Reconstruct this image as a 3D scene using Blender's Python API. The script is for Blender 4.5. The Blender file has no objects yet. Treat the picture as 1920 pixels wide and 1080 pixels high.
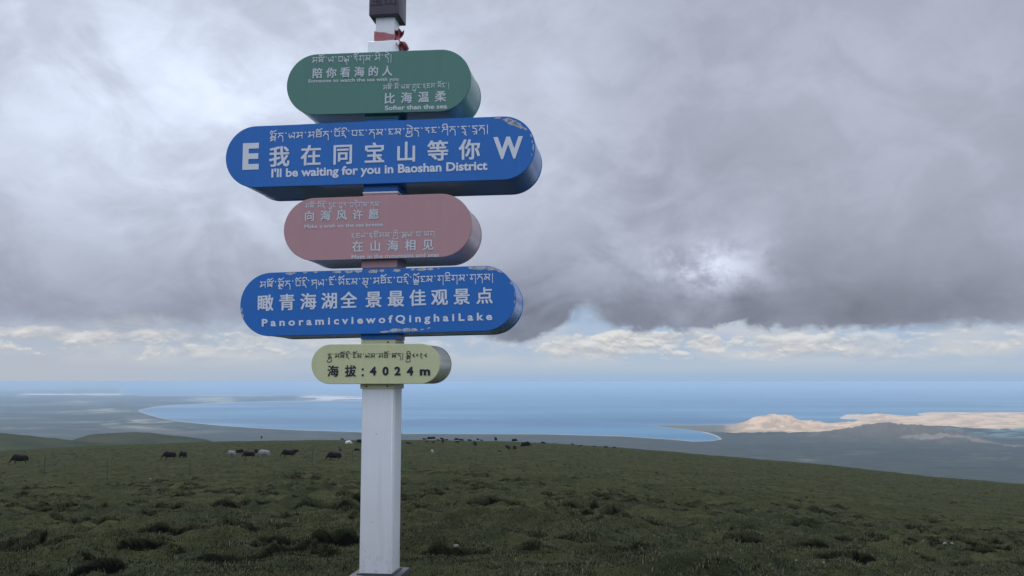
import bpy, bmesh, math, random
import numpy as np
from mathutils import Vector, Matrix
rad = math.radians
scene = bpy.context.scene
COL = scene.collection

# ------------------------------------------------------------------ camera
F_PX, HZ, CZ = 1698.0, 715.0, 1.45            # focal length and horizon row of the 1920 px frame, eye height
PITCH = math.atan((HZ - 540) / F_PX)
cam_d = bpy.data.cameras.new('camera'); cam = bpy.data.objects.new('camera', cam_d); COL.objects.link(cam)
cam_d.sensor_width = 36.0; cam_d.lens = F_PX / 1920 * 36.0
cam_d.clip_start = 0.1; cam_d.clip_end = 500000.0
cam.location = (0, 0, CZ); cam.rotation_euler = (math.pi / 2 + PITCH, 0, 0)
scene.camera = cam
scene.view_settings.view_transform = 'Standard'; scene.view_settings.look = 'None'
scene.view_settings.exposure = 0.0; scene.view_settings.gamma = 1.0
scene.cycles.volume_bounces = 1
scene.cycles.max_bounces = 6

# ------------------------------------------------------------------ node shorthand
class S:
    """a node socket with arithmetic"""
    def __init__(s, t, k): s.t = t; s.k = k
    def _m(s, op, b=None, c=None, rev=False):
        n = s.t.nodes.new('ShaderNodeMath'); n.operation = op
        args = [s, b, c] if not rev else [b, s, c]
        for i, a in enumerate(args):
            if a is None: continue
            if isinstance(a, S): s.t.links.new(a.k, n.inputs[i])
            else: n.inputs[i].default_value = a
        return S(s.t, n.outputs[0])
    def __add__(s, b): return s._m('ADD', b)
    __radd__ = __add__
    def __sub__(s, b): return s._m('SUBTRACT', b)
    def __rsub__(s, b): return s._m('SUBTRACT', b, rev=True)
    def __mul__(s, b): return s._m('MULTIPLY', b)
    __rmul__ = __mul__
    def __truediv__(s, b): return s._m('DIVIDE', b)
    def max(s, b): return s._m('MAXIMUM', b)
    def min(s, b): return s._m('MINIMUM', b)
    def exp(s): return s._m('EXPONENT')
    def asin(s): return s._m('ARCSINE')
    def atan2(s, b): return s._m('ARCTAN2', b)
    def clamp(s): return s.max(0.0).min(1.0)
    def smooth(s, a, b):
        n = s.t.nodes.new('ShaderNodeMapRange'); n.interpolation_type = 'SMOOTHSTEP'
        s.t.links.new(s.k, n.inputs[0])
        for i, v in ((1, a), (2, b)):
            if isinstance(v, S): s.t.links.new(v.k, n.inputs[i])
            else: n.inputs[i].default_value = v
        return S(s.t, n.outputs[0])

def vec(t, x, y, z):
    n = t.nodes.new('ShaderNodeCombineXYZ')
    for i, a in enumerate((x, y, z)):
        if isinstance(a, S): t.links.new(a.k, n.inputs[i])
        else: n.inputs[i].default_value = a
    return S(t, n.outputs[0])

def split(t, v):
    n = t.nodes.new('ShaderNodeSeparateXYZ'); t.links.new(v.k, n.inputs[0])
    return [S(t, o) for o in n.outputs]

def noise(t, v, scale, detail=4.0, rough=0.5, dist=0.0):
    n = t.nodes.new('ShaderNodeTexNoise'); n.inputs['Scale'].default_value = scale
    n.inputs['Detail'].default_value = detail; n.inputs['Roughness'].default_value = rough
    n.inputs['Distortion'].default_value = dist
    if v is not None: t.links.new(v.k, n.inputs['Vector'])
    return S(t, n.outputs[0])

def mixc(t, f, a, b):
    n = t.nodes.new('ShaderNodeMix'); n.data_type = 'RGBA'; n.clamp_factor = True
    for i, v in ((0, f), (6, a), (7, b)):
        if isinstance(v, S): t.links.new(v.k, n.inputs[i])
        elif i == 0: n.inputs[0].default_value = v
        else: n.inputs[i].default_value = (*v, 1)
    return S(t, n.outputs[2])

def scalec(t, c, f):
    n = t.nodes.new('ShaderNodeVectorMath'); n.operation = 'SCALE'
    if isinstance(c, S): t.links.new(c.k, n.inputs[0])
    else: n.inputs[0].default_value = c
    if isinstance(f, S): t.links.new(f.k, n.inputs['Scale'])
    else: n.inputs['Scale'].default_value = f
    return S(t, n.outputs[0])

# ------------------------------------------------------------------ sky: Nishita air behind an overcast deck
SUN_EL, SUN_AZ = rad(52), rad(-28)             # azimuth from +Y, positive to the right
world = bpy.data.worlds.new('World'); scene.world = world; world.use_nodes = True
wt = world.node_tree; wt.nodes.clear()
w_out = wt.nodes.new('ShaderNodeOutputWorld'); bg = wt.nodes.new('ShaderNodeBackground')
bg.inputs['Strength'].default_value = 0.1
wt.links.new(bg.outputs[0], w_out.inputs[0])
sky = wt.nodes.new('ShaderNodeTexSky'); sky.sky_type = 'NISHITA'; sky.sun_disc = False
sky.sun_elevation = SUN_EL; sky.sun_rotation = SUN_AZ; sky.altitude = 4000; sky.dust_density = 2.0
tc = wt.nodes.new('ShaderNodeTexCoord'); D3 = S(wt, tc.outputs['Generated'])
dx, dy, dz = split(wt, D3)
U = dx.atan2(dy) * 57.29578                     # azimuth, degrees
V = dz.min(0.9999).max(-0.9999).asin() * 57.29578   # elevation, degrees
AV = vec(wt, U, V, 0.0)
def blob(u, v, su, sv):
    a = (U - u) / su; b = (V - v) / sv
    return ((a * a + b * b) * -1.0).exp()
# deck: perspective noise on a cloud plane, warped
k = dz.max(0.0) + 0.10
PP = vec(wt, dx / k, dy / k, 0.0)
n_big = noise(wt, PP, 0.75, 6, 0.55, 0.6)
n_mid = noise(wt, vec(wt, U * 0.6 + V * 0.25, V, 3.0), 0.22, 8, 0.55, 1.0)
hole = noise(wt, vec(wt, U, V * 1.25, 91.0), 0.42, 9, 0.62, 0.25)
n_bil = noise(wt, vec(wt, U * 0.85 + V * 0.2, V * 1.1, 71.0), 0.17, 9, 0.55, 0.7).smooth(0.40, 0.64)
n_fine = noise(wt, vec(wt, U * 0.7 - V * 0.3, V, 9.0), 0.55, 8, 0.6, 0.8)
lum = (0.45 + 0.32 * blob(-20, 18, 15, 8) + 0.10 * blob(-30, 11, 14, 7) + 0.12 * blob(-1, 19, 7, 9)
       + 0.10 * blob(2, 11, 5, 5) + 0.15 * blob(-9, 12, 8, 6) - 0.05 * blob(20, 11, 14, 6)
       + 0.07 * blob(23, 16, 10, 6) - 0.19 * blob(20, 4.0, 15, 2.7) - 0.13 * blob(-26, 5.4, 16, 3.6) - 0.05 * blob(2, 9, 5, 5) - 0.19 * blob(0.5, 4.3, 6, 2.6)
       + (0.08 + hole.smooth(0.40, 0.66) * 0.36) * blob(12.4, 7.0, 3.2, 1.5) + 0.09 * blob(13.5, 8.6, 3.0, 2.0)
       + 0.9 * V.smooth(30.0, 75.0) + 0.62 * ((U * U)._m('SQRT')).smooth(55.0, 120.0))  # unseen sky overhead and behind, brightened as added fill for ground and sign faces
amp = 0.20 + 0.46 * blob(-16, 17, 17, 10) + 0.55 * blob(12.2, 7.0, 5, 2.2)
lum = lum + (n_big - 0.5) * 0.18 * amp * 2.0 + (n_mid - 0.5) * 0.42 * amp + (n_fine - 0.5) * 0.36 * amp
lum = lum + (n_bil - 0.45) * (0.05 + 0.16 * blob(-17, 16, 16, 8) + 0.06 * blob(6, 9, 8, 6))
lum = lum.max(0.15)
tint = mixc(wt, lum.smooth(0.2, 0.6), (0.83, 0.935, 1.20), (0.865, 0.955, 1.155))
warm = mixc(wt, blob(22, 14, 16, 12) * 0.8, tint, (0.905, 0.945, 1.17))
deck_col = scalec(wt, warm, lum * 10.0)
# open strip of air under the deck
air = mixc(wt, V.smooth(0.0, 4.5), (0.42, 0.505, 0.62), (0.38, 0.49, 0.66))
air = mixc(wt, V.smooth(0.95, 0.15), air, (0.315, 0.445, 0.645))
air = mixc(wt, blob(-29, 1.0, 16, 2.2), air, (0.43, 0.47, 0.55))
air = mixc(wt, 0.06, scalec(wt, air, 10.0), S(wt, sky.outputs[0]))
# far cumulus
def cum(off, sc, z):
    p = vec(wt, U * 0.55, (V + off) * 1.15, z)
    return noise(wt, p, sc, 9, 0.60, 0.25)
veil = noise(wt, vec(wt, U * 0.16, V * 0.7, 50.0), 1.0, 5, 0.55)
air = mixc(wt, veil.smooth(0.38, 0.66) * V.smooth(0.7, 1.6) * 0.75, air, (5.9, 6.1, 6.45))
band = V.smooth(0.5, 1.5) * V.smooth(4.2, 2.6)
side = 0.13 * blob(9.5, 2.5, 5.5, 0.75) + 0.06 * blob(22, 2.0, 9, 0.7) + 0.08 * blob(-23, 2.6, 8, 0.8) + 0.10 * blob(3.4, 2.0, 0.9, 0.35)
low = air
broken = noise(wt, vec(wt, U * 0.22, V * 0.6, 60.0), 1.0, 3, 0.5)
for sc, z_, o_, k_ in ((0.52, 20.0, 0.34, 0.0), (1.05, 33.0, 0.16, -0.045)):
    c0 = cum(0.0, sc, z_); c1 = cum(o_, sc, z_)
    dens = c0 + side + k_ + (band - 1.0) * 0.5
    cl = 0.585 + (c0 - c1) * 1.25 + (c0 - 0.5) * 0.25 + (V - 2.0) * 0.05  # light from above put into the cloud colour by a vertical noise offset
    cum_col = scalec(wt, mixc(wt, cl.smooth(0.45, 0.72), (0.92, 0.97, 1.06), (1.01, 1.0, 0.97)), cl.max(0.50).min(0.78) * 10.0)
    low = mixc(wt, dens.smooth(0.49, 0.62) * V.smooth(0.5, 1.9) * (0.42 + 0.44 * (blob(10, 2, 9, 9) + blob(-27, 2.5, 6, 9) * 0.6 + broken.smooth(0.45, 0.65) * 0.6)).min(0.76), low, cum_col)
# ragged lower edge of the deck
edge = 3.15 + 1.45 * blob(4.7, 3.5, 1.4, 20) - 0.55 * blob(0.2, 3, 1.5, 20) + 0.15 * blob(18, 3, 8, 20)
e_n = noise(wt, vec(wt, U * 0.5, V * 0.8, 40.0), 0.9, 9, 0.6, 0.5)
soft = 0.24 + 0.80 * blob(-27, 3, 16, 20) + 0.65 * blob(4.9, 3, 1.5, 20) + 0.25 * blob(26, 3, 6, 20)
ed = V - edge + (e_n - 0.5) * 2.4
dm = ed.smooth(soft * -1.0, soft)
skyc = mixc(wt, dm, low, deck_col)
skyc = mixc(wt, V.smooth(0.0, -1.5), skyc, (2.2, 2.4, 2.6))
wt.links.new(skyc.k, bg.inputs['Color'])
world.cycles.sampling_method = 'MANUAL'; world.cycles.sample_map_resolution = 512

# ------------------------------------------------------------------ sun behind the cloud
sl = bpy.data.lights.new('sun', 'SUN'); sl.energy = 1.2; sl.angle = rad(14); sl.color = (1.0, 0.95, 0.88)
so = bpy.data.objects.new('sun', sl); COL.objects.link(so)
to_sun = Vector((math.sin(SUN_AZ) * math.cos(SUN_EL), math.cos(SUN_AZ) * math.cos(SUN_EL), math.sin(SUN_EL)))
so.rotation_euler = to_sun.to_track_quat('Z', 'Y').to_euler()
so.location = (0, 0, 50)

# ------------------------------------------------------------------ helpers
def px_dir(x, y):
    x = np.asarray(x, float); y = np.asarray(y, float)
    r, v = (x - 960) / F_PX, (540 - y) / F_PX
    cp, sp = math.cos(PITCH), math.sin(PITCH)
    return r, cp - v * sp, sp + v * cp          # X, Y, Z

def px_az_drop(x, y):
    X, Y, Z = px_dir(x, y)
    return np.arctan2(X, Y), -Z / np.hypot(X, Y)

_rs = np.random.RandomState(7)
_perm = _rs.permutation(4096); _ang = _rs.rand(4096) * 2 * np.pi
_gx, _gy = np.cos(_ang), np.sin(_ang)
def perlin(x, y, seed=0):
    xi = np.floor(x).astype(np.int64); yi = np.floor(y).astype(np.int64)
    xf = x - xi; yf = y - yi
    u = xf * xf * xf * (xf * (xf * 6 - 15) + 10); v = yf * yf * yf * (yf * (yf * 6 - 15) + 10)
    def g(ix, iy, fx, fy):
        h = _perm[(_perm[(ix + seed * 131) & 4095] + iy) & 4095]
        return _gx[h] * fx + _gy[h] * fy
    a = g(xi, yi, xf, yf); b = g(xi + 1, yi, xf - 1, yf)
    c = g(xi, yi + 1, xf, yf - 1); d = g(xi + 1, yi + 1, xf - 1, yf - 1)
    return (a + u * (b - a)) * (1 - v) + (c + u * (d - c)) * v
def fbm(x, y, oct=4, seed=0, gain=0.5):
    s = 0; a = 1.0
    for o in range(oct):
        s = s + a * perlin(x * 2 ** o + 17.3 * o, y * 2 ** o - 9.1 * o, seed + o); a *= gain
    return s
def sstep(a, b, x):
    t = np.clip((x - a) / (b - a), 0, 1); return t * t * (3 - 2 * t)

def set_props(o, label=None, cat=None, group=None, kind=None):
    for k_, v_ in (('label', label), ('category', cat), ('group', group), ('kind', kind)):
        if v_: o[k_] = v_
    return o
def link(name, me, parent=None, mat=None):
    o = bpy.data.objects.new(name, me); COL.objects.link(o)
    if mat is not None: me.materials.append(mat)
    if parent: o.parent = parent
    return o
def empty(name, loc, rz=0.0):
    o = bpy.data.objects.new(name, None); COL.objects.link(o); o.location = loc; o.rotation_euler = (0, 0, rz)
    o.empty_display_size = 0.2
    return o
def np_mesh(name, co, quads=None, tris=None, smooth=True, color=None):
    me = bpy.data.meshes.new(name)
    co = np.ascontiguousarray(co, np.float32)
    f = quads if quads is not None else tris; n = f.shape[1]
    me.vertices.add(len(co)); me.vertices.foreach_set('co', co.ravel())
    me.loops.add(f.size); me.loops.foreach_set('vertex_index', np.ascontiguousarray(f, np.int32).ravel())
    me.polygons.add(len(f)); me.polygons.foreach_set('loop_start', np.arange(0, f.size, n, dtype=np.int32))
    if color is not None:
        at = me.color_attributes.new('tint', 'FLOAT_COLOR', 'POINT')
        c4 = np.ones((len(co), 4), np.float32); c4[:, :3] = color
        at.data.foreach_set('color', c4.ravel())
    me.update(calc_edges=True)
    me.polygons.foreach_set('use_smooth', np.full(len(f), smooth))
    me.update()
    return me
def grid_quads(r, c):
    i = np.arange((r - 1) * (c - 1)); a = (i // (c - 1)) * c + i % (c - 1)
    return np.stack([a, a + 1, a + c + 1, a + c], 1)

def material(name, color, rough=0.6, spec=0.5, metal=0.0, build=None):
    m = bpy.data.materials.new(name); m.use_nodes = True
    t = m.node_tree; b = t.nodes['Principled BSDF']
    b.inputs['Base Color'].default_value = (*color, 1); b.inputs['Roughness'].default_value = rough
    b.inputs['Specular IOR Level'].default_value = spec; b.inputs['Metallic'].default_value = metal
    if build: build(t, b)
    return m
def objco(t):
    n = t.nodes.new('ShaderNodeTexCoord'); return S(t, n.outputs['Object'])
def attr(t, name='tint'):
    n = t.nodes.new('ShaderNodeAttribute'); n.attribute_name = name; return S(t, n.outputs['Color'])

# ------------------------------------------------------------------ meadow terrain
CREST = [(-700, 870), (-300, 858), (0, 846), (200, 836), (400, 829), (650, 826), (800, 826), (960, 829), (1020, 831.5), (1150, 839.5),
         (1200, 843), (1350, 856), (1552, 873), (1740, 894), (1920, 909), (2300, 945), (2700, 975)]
_ca, _cd = px_az_drop([c[0] for c in CREST], [c[1] for c in CREST])
D_C = 436.0
def gfun(d): return 0.65 / d + 0.05 * np.exp(-d / 110.0) - 0.0024
def drop_angle(az, d):
    ac = np.interp(az, _ca, _cd)
    e = np.maximum(d - D_C, 0) / D_C
    return ac + np.where(d < D_C, gfun(np.maximum(d, 2.5)), gfun(D_C)) + 0.03 * e * e / (1 + 0.2 * e)
# hollows: low scarps of bare peat under a turf edge, scattered over the slope
_hr = np.random.RandomState(23)
def _scatter(n, d0, d1, w0, w1):
    d = np.sqrt(_hr.rand(n) * (d1 * d1 - d0 * d0) + d0 * d0); a = (_hr.rand(n) * 2 - 1) * 0.66
    return np.stack([d * np.sin(a), d * np.cos(a), w0 + (w1 - w0) * _hr.rand(n) ** 2.2, a + _hr.randn(n) * 0.30, _hr.rand(n) * 100, _hr.randn(n) * 0.8], 1)
HOL = np.concatenate([_scatter(135, 6.8, 17, 0.14, 0.62), _scatter(400, 17, 40, 0.18, 0.85), _scatter(1150, 40, 130, 0.2, 1.1), _scatter(500, 130, 330, 0.5, 1.9)])
HOL = HOL[np.hypot(HOL[:, 0] + 0.98, HOL[:, 1] - 6.9) > 1.6]
def hollows(x, y):
    z = np.zeros_like(x); bare = np.zeros_like(x)
    cs = 3.0
    ci = np.floor(x / cs).astype(np.int64) * 100003 + np.floor(y / cs).astype(np.int64)
    order = np.argsort(ci, kind='stable'); cis = ci[order]
    for hx, hy, hw, rot, sd, cr in HOL:
        R = max(hw * 1.2, 0.7 * hw + 0.75) + 0.25; idx = []
        for ix in range(int(math.floor((hx - R) / cs)), int(math.floor((hx + R) / cs)) + 1):
            k0 = ix * 100003 + int(math.floor((hy - R) / cs)); k1 = ix * 100003 + int(math.floor((hy + R) / cs))
            l, r = np.searchsorted(cis, k0, 'left'), np.searchsorted(cis, k1, 'right')
            if r > l: idx.append(order[l:r])
        if not idx: continue
        idx = np.concatenate(idx); px_, py_ = x[idx] - hx, y[idx] - hy
        c, s_ = math.cos(rot), math.sin(rot)
        u = (px_ * c - py_ * s_) / hw; v = (px_ * s_ + py_ * c) / (0.12 + 0.24 * hw)
        m = (np.abs(u) < 1.15) & (np.abs(v) < 3.2)
        if not m.any(): continue
        idx, u, v = idx[m], u[m], v[m]
        v = v + cr * u * u * 0.6 + 0.55 * perlin(u * 1.6 * max(hw, .5) + sd, u * 0 + sd, 3) + 0.22 * perlin(u * 6 * hw + sd, v * 1.2 + sd, 5)
        e = np.clip(1 - np.abs(u + 0.12 * perlin(v * 1.2 + sd, u * 0, 9)) ** 3, 0, 1)
        H = 0.055 + 0.19 * min(hw, 1.1)
        z[idx] += e * H * (-0.72 * sstep(-2.2, 0.3, v) * (1 - sstep(0.42, 0.66, v)) + 0.34 * sstep(0.42, 0.66, v) * (1 - sstep(0.7, 2.6, v)))
        bare[idx] = np.maximum(bare[idx], sstep(0.15, 0.4, e) * sstep(0.12, 0.40, v) * (1 - sstep(0.56, 0.70, v)))
    return z, bare
def relief(x, y, d):
    """hummocks, tussocks and hollows; returns height and how bare the soil is"""
    fade = sstep(900, 430, d)
    z = 0.34 * fbm(x * 0.07, y * 0.07, 3, 3)
    hm = np.abs(perlin(x * 0.55, y * 0.62, 11)); hm2 = np.abs(perlin(x * 1.5 + 3, y * 1.7, 13))
    z = z + 0.20 * (1 - hm * 2.2) * (0.55 + 0.9 * perlin(x * 0.13, y * 0.13, 17)) + 0.12 * (1 - 2.3 * hm2) * (0.8 + 1.0 * perlin(x * 0.3, y * 0.3, 19))
    tus = np.clip(perlin(x * 3.3, y * 3.3, 21), 0, 1)
    z = z + 0.19 * tus * np.clip(0.55 + 1.5 * perlin(x * 0.45, y * 0.45, 29), 0.1, 1.2) + 0.16 * np.clip(perlin(x * 1.7, y * 1.7, 25), -0.1, 1) + 0.02 * fbm(x * 5.0, y * 5.0, 2, 23)
    hz, hb = hollows(x, y)
    return (z + hz) * fade, hb * fade
def ground(x, y):
    x = np.asarray(x, float); y = np.asarray(y, float)
    d = np.maximum(np.hypot(x, y), 1.0); az = np.arctan2(x, y)
    z, h = relief(x, y, d)
    calm = sstep(0.7, 2.4, np.hypot(x + 0.98, y - 6.9))
    dip = 0.13 * np.exp(-(np.hypot(x + 0.98, y - 6.9) / 0.9) ** 4)
    return CZ - dip - drop_angle(az, d) * d + z * calm * np.where(d < 5, sstep(1, 5, d), 1), h * calm

def soil_grass_tint(x, y, h):
    v = 0.5 + 0.5 * fbm(x * 0.25, y * 0.35, 4, 61); w = np.clip(0.5 + 0.9 * perlin(x * 0.9, y * 0.9, 67), 0, 1)
    g1 = np.array([0.033, 0.043, 0.021]); g2 = np.array([0.069, 0.070, 0.031]); g3 = np.array([0.018, 0.027, 0.016])
    v = np.clip(0.5 + (v - 0.5) * 1.4 + 0.7 * perlin(x * 2.3, y * 2.3, 63), 0, 1); v = v[:, None]; w = w[:, None]
    c = g1 * (1 - v) + g2 * v
    c = c * (1 - 0.45 * w) + g3 * 0.45 * w
    soil = np.array([0.0065, 0.0062, 0.0055])
    hh = np.clip(h, 0, 1)[:, None]
    return c * (1 - hh) + soil * hh

az = np.concatenate([np.linspace(-math.pi, -0.68, 60, endpoint=False), np.linspace(-0.68, 0.68, 1250), np.linspace(0.68, math.pi, 61)[1:]])
dd = np.concatenate([np.geomspace(1.2, 5.5, 40, endpoint=False), np.geomspace(5.5, 60, 820, endpoint=False), np.geomspace(60, 520, 380, endpoint=False), np.geomspace(520, 3600, 50)])
A2, R2 = np.meshgrid(az, dd)
gx, gy = (R2 * np.sin(A2)).ravel(), (R2 * np.cos(A2)).ravel()
gz, gh = ground(gx, gy)
gz = np.maximum(gz, -815.0 + CZ)
me = np_mesh('meadow', np.stack([gx, gy, gz], 1), quads=grid_quads(len(dd), len(az))[:, ::-1], color=soil_grass_tint(gx, gy, gh))
def meadow_nodes(t, b):
    p = objco(t)
    n1 = noise(t, p, 9.0, 6, 0.65); n2 = noise(t, p, 0.5, 5, 0.6)
    c = scalec(t, attr(t), 0.45 + n1 * 0.8 + (n2 - 0.5) * 0.7)
    t.links.new(c.k, b.inputs['Base Color'])
    bp = t.nodes.new('ShaderNodeBump'); bp.inputs['Strength'].default_value = 0.9; bp.inputs['Distance'].default_value = 0.05
    t.links.new((noise(t, p, 14.0, 5, 0.7) * 1.0).k, bp.inputs['Height']); t.links.new(bp.outputs[0], b.inputs['Normal'])
M_meadow = material('meadow_turf', (0.05, 0.06, 0.03), 1.0, 0.05, build=meadow_nodes)
meadow = set_props(link('meadow', me, mat=M_meadow), kind='structure')

# grass: tufts of leaning blades, thinning with distance
rs = np.random.RandomState(5)
def make_grass(nt, nb):
    """nt tufts of many blades each, plus nb single blades"""
    d = 4.6 * np.exp(rs.rand(nt) ** 0.85 * math.log(330 / 4.6)); a = (rs.rand(nt) * 2 - 1) * 0.62
    tx, ty = d * np.sin(a), d * np.cos(a)
    fr = np.repeat(np.arange(len(HOL)), 14)
    fr = fr[np.hypot(HOL[fr, 0], HOL[fr, 1]) < 60]; nf = len(fr); fu = rs.rand(nf) * 1.8 - 0.9
    fv = (0.75 + 0.5 * rs.rand(nf) - HOL[fr, 5] * fu * fu * 0.6 - 0.55 * perlin(fu * 1.6 * np.maximum(HOL[fr, 2], .5) + HOL[fr, 4], HOL[fr, 4], 3)) * (0.12 + 0.24 * HOL[fr, 2])
    fu = fu * HOL[fr, 2]; c_, s_ = np.cos(HOL[fr, 3]), np.sin(HOL[fr, 3])
    tx = np.concatenate([tx, HOL[fr, 0] + fu * c_ + fv * s_]); ty = np.concatenate([ty, HOL[fr, 1] - fu * s_ + fv * c_])
    d = np.hypot(tx, ty); nt = nt + nf
    big = rs.rand(nt); big[-nf:] = 0.3 + 0.5 * big[-nf:]; lush = fbm(tx * 0.5, ty * 0.5, 2, 201)
    m = 26
    rr = (0.05 + 0.10 * big) * (1 + d * 0.012)
    th = rs.rand(nt, m) * 2 * np.pi; q = np.sqrt(rs.rand(nt, m)) * rr[:, None]
    x = np.concatenate([(tx[:, None] + q * np.cos(th)).ravel()]); y = np.concatenate([(ty[:, None] + q * np.sin(th)).ravel()])
    spread = np.stack([(np.cos(th) * q / rr[:, None]).ravel(), (np.sin(th) * q / rr[:, None]).ravel()], 1)
    size = np.repeat(0.75 + 0.9 * big + 0.5 * lush, m); straw = np.repeat(rs.rand(nt) < 0.16, m); tone = np.repeat(0.7 + 0.6 * rs.rand(nt), m)
    d2 = 4.6 * np.exp(rs.rand(nb) ** 0.9 * math.log(60 / 4.6)); a2 = (rs.rand(nb) * 2 - 1) * 0.62
    x = np.concatenate([x, d2 * np.sin(a2)]); y = np.concatenate([y, d2 * np.cos(a2)])
    spread = np.concatenate([spread, np.zeros((nb, 2))]); size = np.concatenate([size, 0.55 + 0.3 * rs.rand(nb)])
    straw = np.concatenate([straw, np.zeros(nb, bool)]); tone = np.concatenate([tone, np.full(nb, 0.9)])
    z, h = ground(x, y); n = len(x)
    keep = (rs.rand(n) > h * 0.97) & (np.hypot(x + 0.98, y - 6.9) > 0.24)
    x, y, z, h, spread, size, straw, tone = (w[keep] for w in (x, y, z, h, spread, size, straw, tone)); n = len(x)
    d = np.hypot(x, y)
    tus = np.clip(perlin(x * 3.3, y * 3.3, 21), 0, 1) * np.clip(0.55 + 1.5 * perlin(x * 0.45, y * 0.45, 29), 0.1, 1.2)
    L = (0.015 + 0.021 * rs.rand(n)) * (1 + 0.8 * tus) * np.clip(size, 0.4, 2.2) * (1 + d * 0.008)
    wd = (0.0014 + 0.0011 * rs.rand(n)) * (1 + d * 0.06)
    ph = rs.rand(n) * 2 * np.pi
    lx = np.cos(ph) * 0.6 + spread[:, 0] * 1.9 + 0.55; ly = np.sin(ph) * 0.6 + spread[:, 1] * 1.9 - 0.1
    ph2 = rs.rand(n) * 2 * np.pi; sx, sy = np.cos(ph2), np.sin(ph2)
    nrm = np.sqrt(lx * lx + ly * ly + 1)
    b0 = np.stack([x - sx * wd, y - sy * wd, z - 0.012], 1); b1 = np.stack([x + sx * wd, y + sy * wd, z - 0.012], 1)
    mid = np.stack([x + 0.30 * L * lx / nrm, y + 0.30 * L * ly / nrm, z + 0.62 * L / nrm ** 0.5], 1)
    tip = np.stack([x + L * lx / nrm, y + L * ly / nrm, z + L / nrm], 1)
    sd_ = np.stack([sx * wd, sy * wd, 0 * wd], 1) * 0.75
    co = np.stack([b0, b1, mid + sd_, mid - sd_, tip], 1).reshape(-1, 3)
    i = np.arange(n)[:, None] * 5
    tr = np.concatenate([i + np.array([[0, 1, 2]]), i + np.array([[0, 2, 3]]), i + np.array([[3, 2, 4]])], 0)
    c = soil_grass_tint(x, y, np.clip(h * 0.8, 0, 0.8)) * ((0.7 + 0.6 * rs.rand(n)) * tone)[:, None]
    dry = rs.rand(n) < np.where(straw, 0.6, 0.06) + 0.55 * tus
    c[dry] = np.array([0.135, 0.122, 0.080]) * (0.5 + 0.8 * rs.rand(dry.sum()))[:, None]
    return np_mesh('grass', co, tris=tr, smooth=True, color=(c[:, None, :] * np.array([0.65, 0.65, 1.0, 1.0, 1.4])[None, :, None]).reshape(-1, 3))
def grass_nodes(t, b): t.links.new(attr(t).k, b.inputs['Base Color'])
M_grass = material('grass_blades', (0.06, 0.07, 0.03), 0.8, 0.15, build=grass_nodes)
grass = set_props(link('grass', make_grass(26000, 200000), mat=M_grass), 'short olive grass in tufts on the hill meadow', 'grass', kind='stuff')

# ------------------------------------------------------------------ hills to the left, beyond the meadow
def hill(name, prof, d0, width, base_tint, seed):
    pa, pd = px_az_drop([p[0] for p in prof], [p[1] for p in prof])
    a = np.linspace(pa[0], pa[-1], 260); d = np.linspace(d0 - width, d0 + 1.8 * width, 90)
    A_, D_ = np.meshgrid(a, d); A_, D_ = A_.ravel(), D_.ravel()
    x, y = D_ * np.sin(A_), D_ * np.cos(A_)
    t_ = (D_ - d0) / width
    z = CZ - np.interp(A_, pa, pd) * d0 - np.where(t_ < 0, 260, 200) * t_ * t_ - 0.03 * np.maximum(-t_, 0) * d0
    z = z + fbm(x * 0.004, y * 0.004, 4, seed) * 14 * np.minimum(np.abs(t_) * 3, 1) + fbm(x * 0.02, y * 0.02, 3, seed + 5) * 2.2
    v = np.clip(0.5 + fbm(x * 0.006, y * 0.006, 4, seed + 9), 0, 1)[:, None]
    c = np.array(base_tint) * (1 - v) + np.array([0.062, 0.064, 0.04]) * v
    m_ = np_mesh(name, np.stack([x, y, z], 1), quads=grid_quads(90, 260)[:, ::-1], color=c)
    return set_props(link(name, m_, mat=M_far), kind='structure')
def far_nodes(t, b): t.links.new(attr(t).k, b.inputs['Base Color'])
M_far = material('far_land', (0.08, 0.08, 0.05), 1.0, 0.0, build=far_nodes)
hill('hill', [(-500, 838), (-200, 812), (-80, 810), (0, 813.5), (60, 819), (120, 826), (170, 831), (300, 842), (420, 860)], 2600, 900, (0.030, 0.043, 0.027), 71)
hill('hill', [(20, 850), (90, 836), (132, 828), (165, 817), (185, 814.5), (215, 813.2), (246, 812), (275, 814), (305, 818), (350, 821), (385, 826), (420, 834), (480, 850)], 3600, 1000, (0.034, 0.045, 0.03), 81)

# ------------------------------------------------------------------ plain, dunes and lake 800 m below
WATER = [(262, 769.5), (270, 774), (300, 783), (340, 790), (400, 796), (480, 802), (560, 806), (676, 809.5), (755, 812.5), (900, 813.2), (1016, 813.5),
         (1170, 817.5), (1262, 823.7), (1300, 827.5), (1335, 826), (1350, 823.5), (1343, 818), (1327, 812.5), (1294, 806.8), (1237, 801),
         (1213, 797.8), (1256, 796.8), (1387, 796), (1519, 794.5), (1601, 793.5), (1640, 789), (1600, 786.5), (1575, 785), (1590, 782.8), (1640, 781.5),
         (1684, 781.5), (1735, 780.5), (1719, 776), (1745, 773), (2600, 772.5), (2600, 712), (346, 712), (346, 719), (255, 722.5), (229, 726),
         (226, 738.5), (270, 741.5), (365, 741.5), (474, 740.5), (598, 740), (690, 744.5), (697, 748), (678, 751.3), (583, 752.4), (510, 753),
         (437, 755.7), (383, 757.9), (328, 760.4), (291, 763.3)]
def in_poly(x, y, P):
    r = np.zeros(x.shape, bool); n = len(P)
    for i in range(n):
        (x0, y0), (x1, y1) = P[i], P[(i + 1) % n]
        if y0 == y1: continue
        c = ((y0 > y) != (y1 > y)) & (x < (x1 - x0) * (y - y0) / (y1 - y0) + x0)
        r ^= c
    return r
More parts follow.
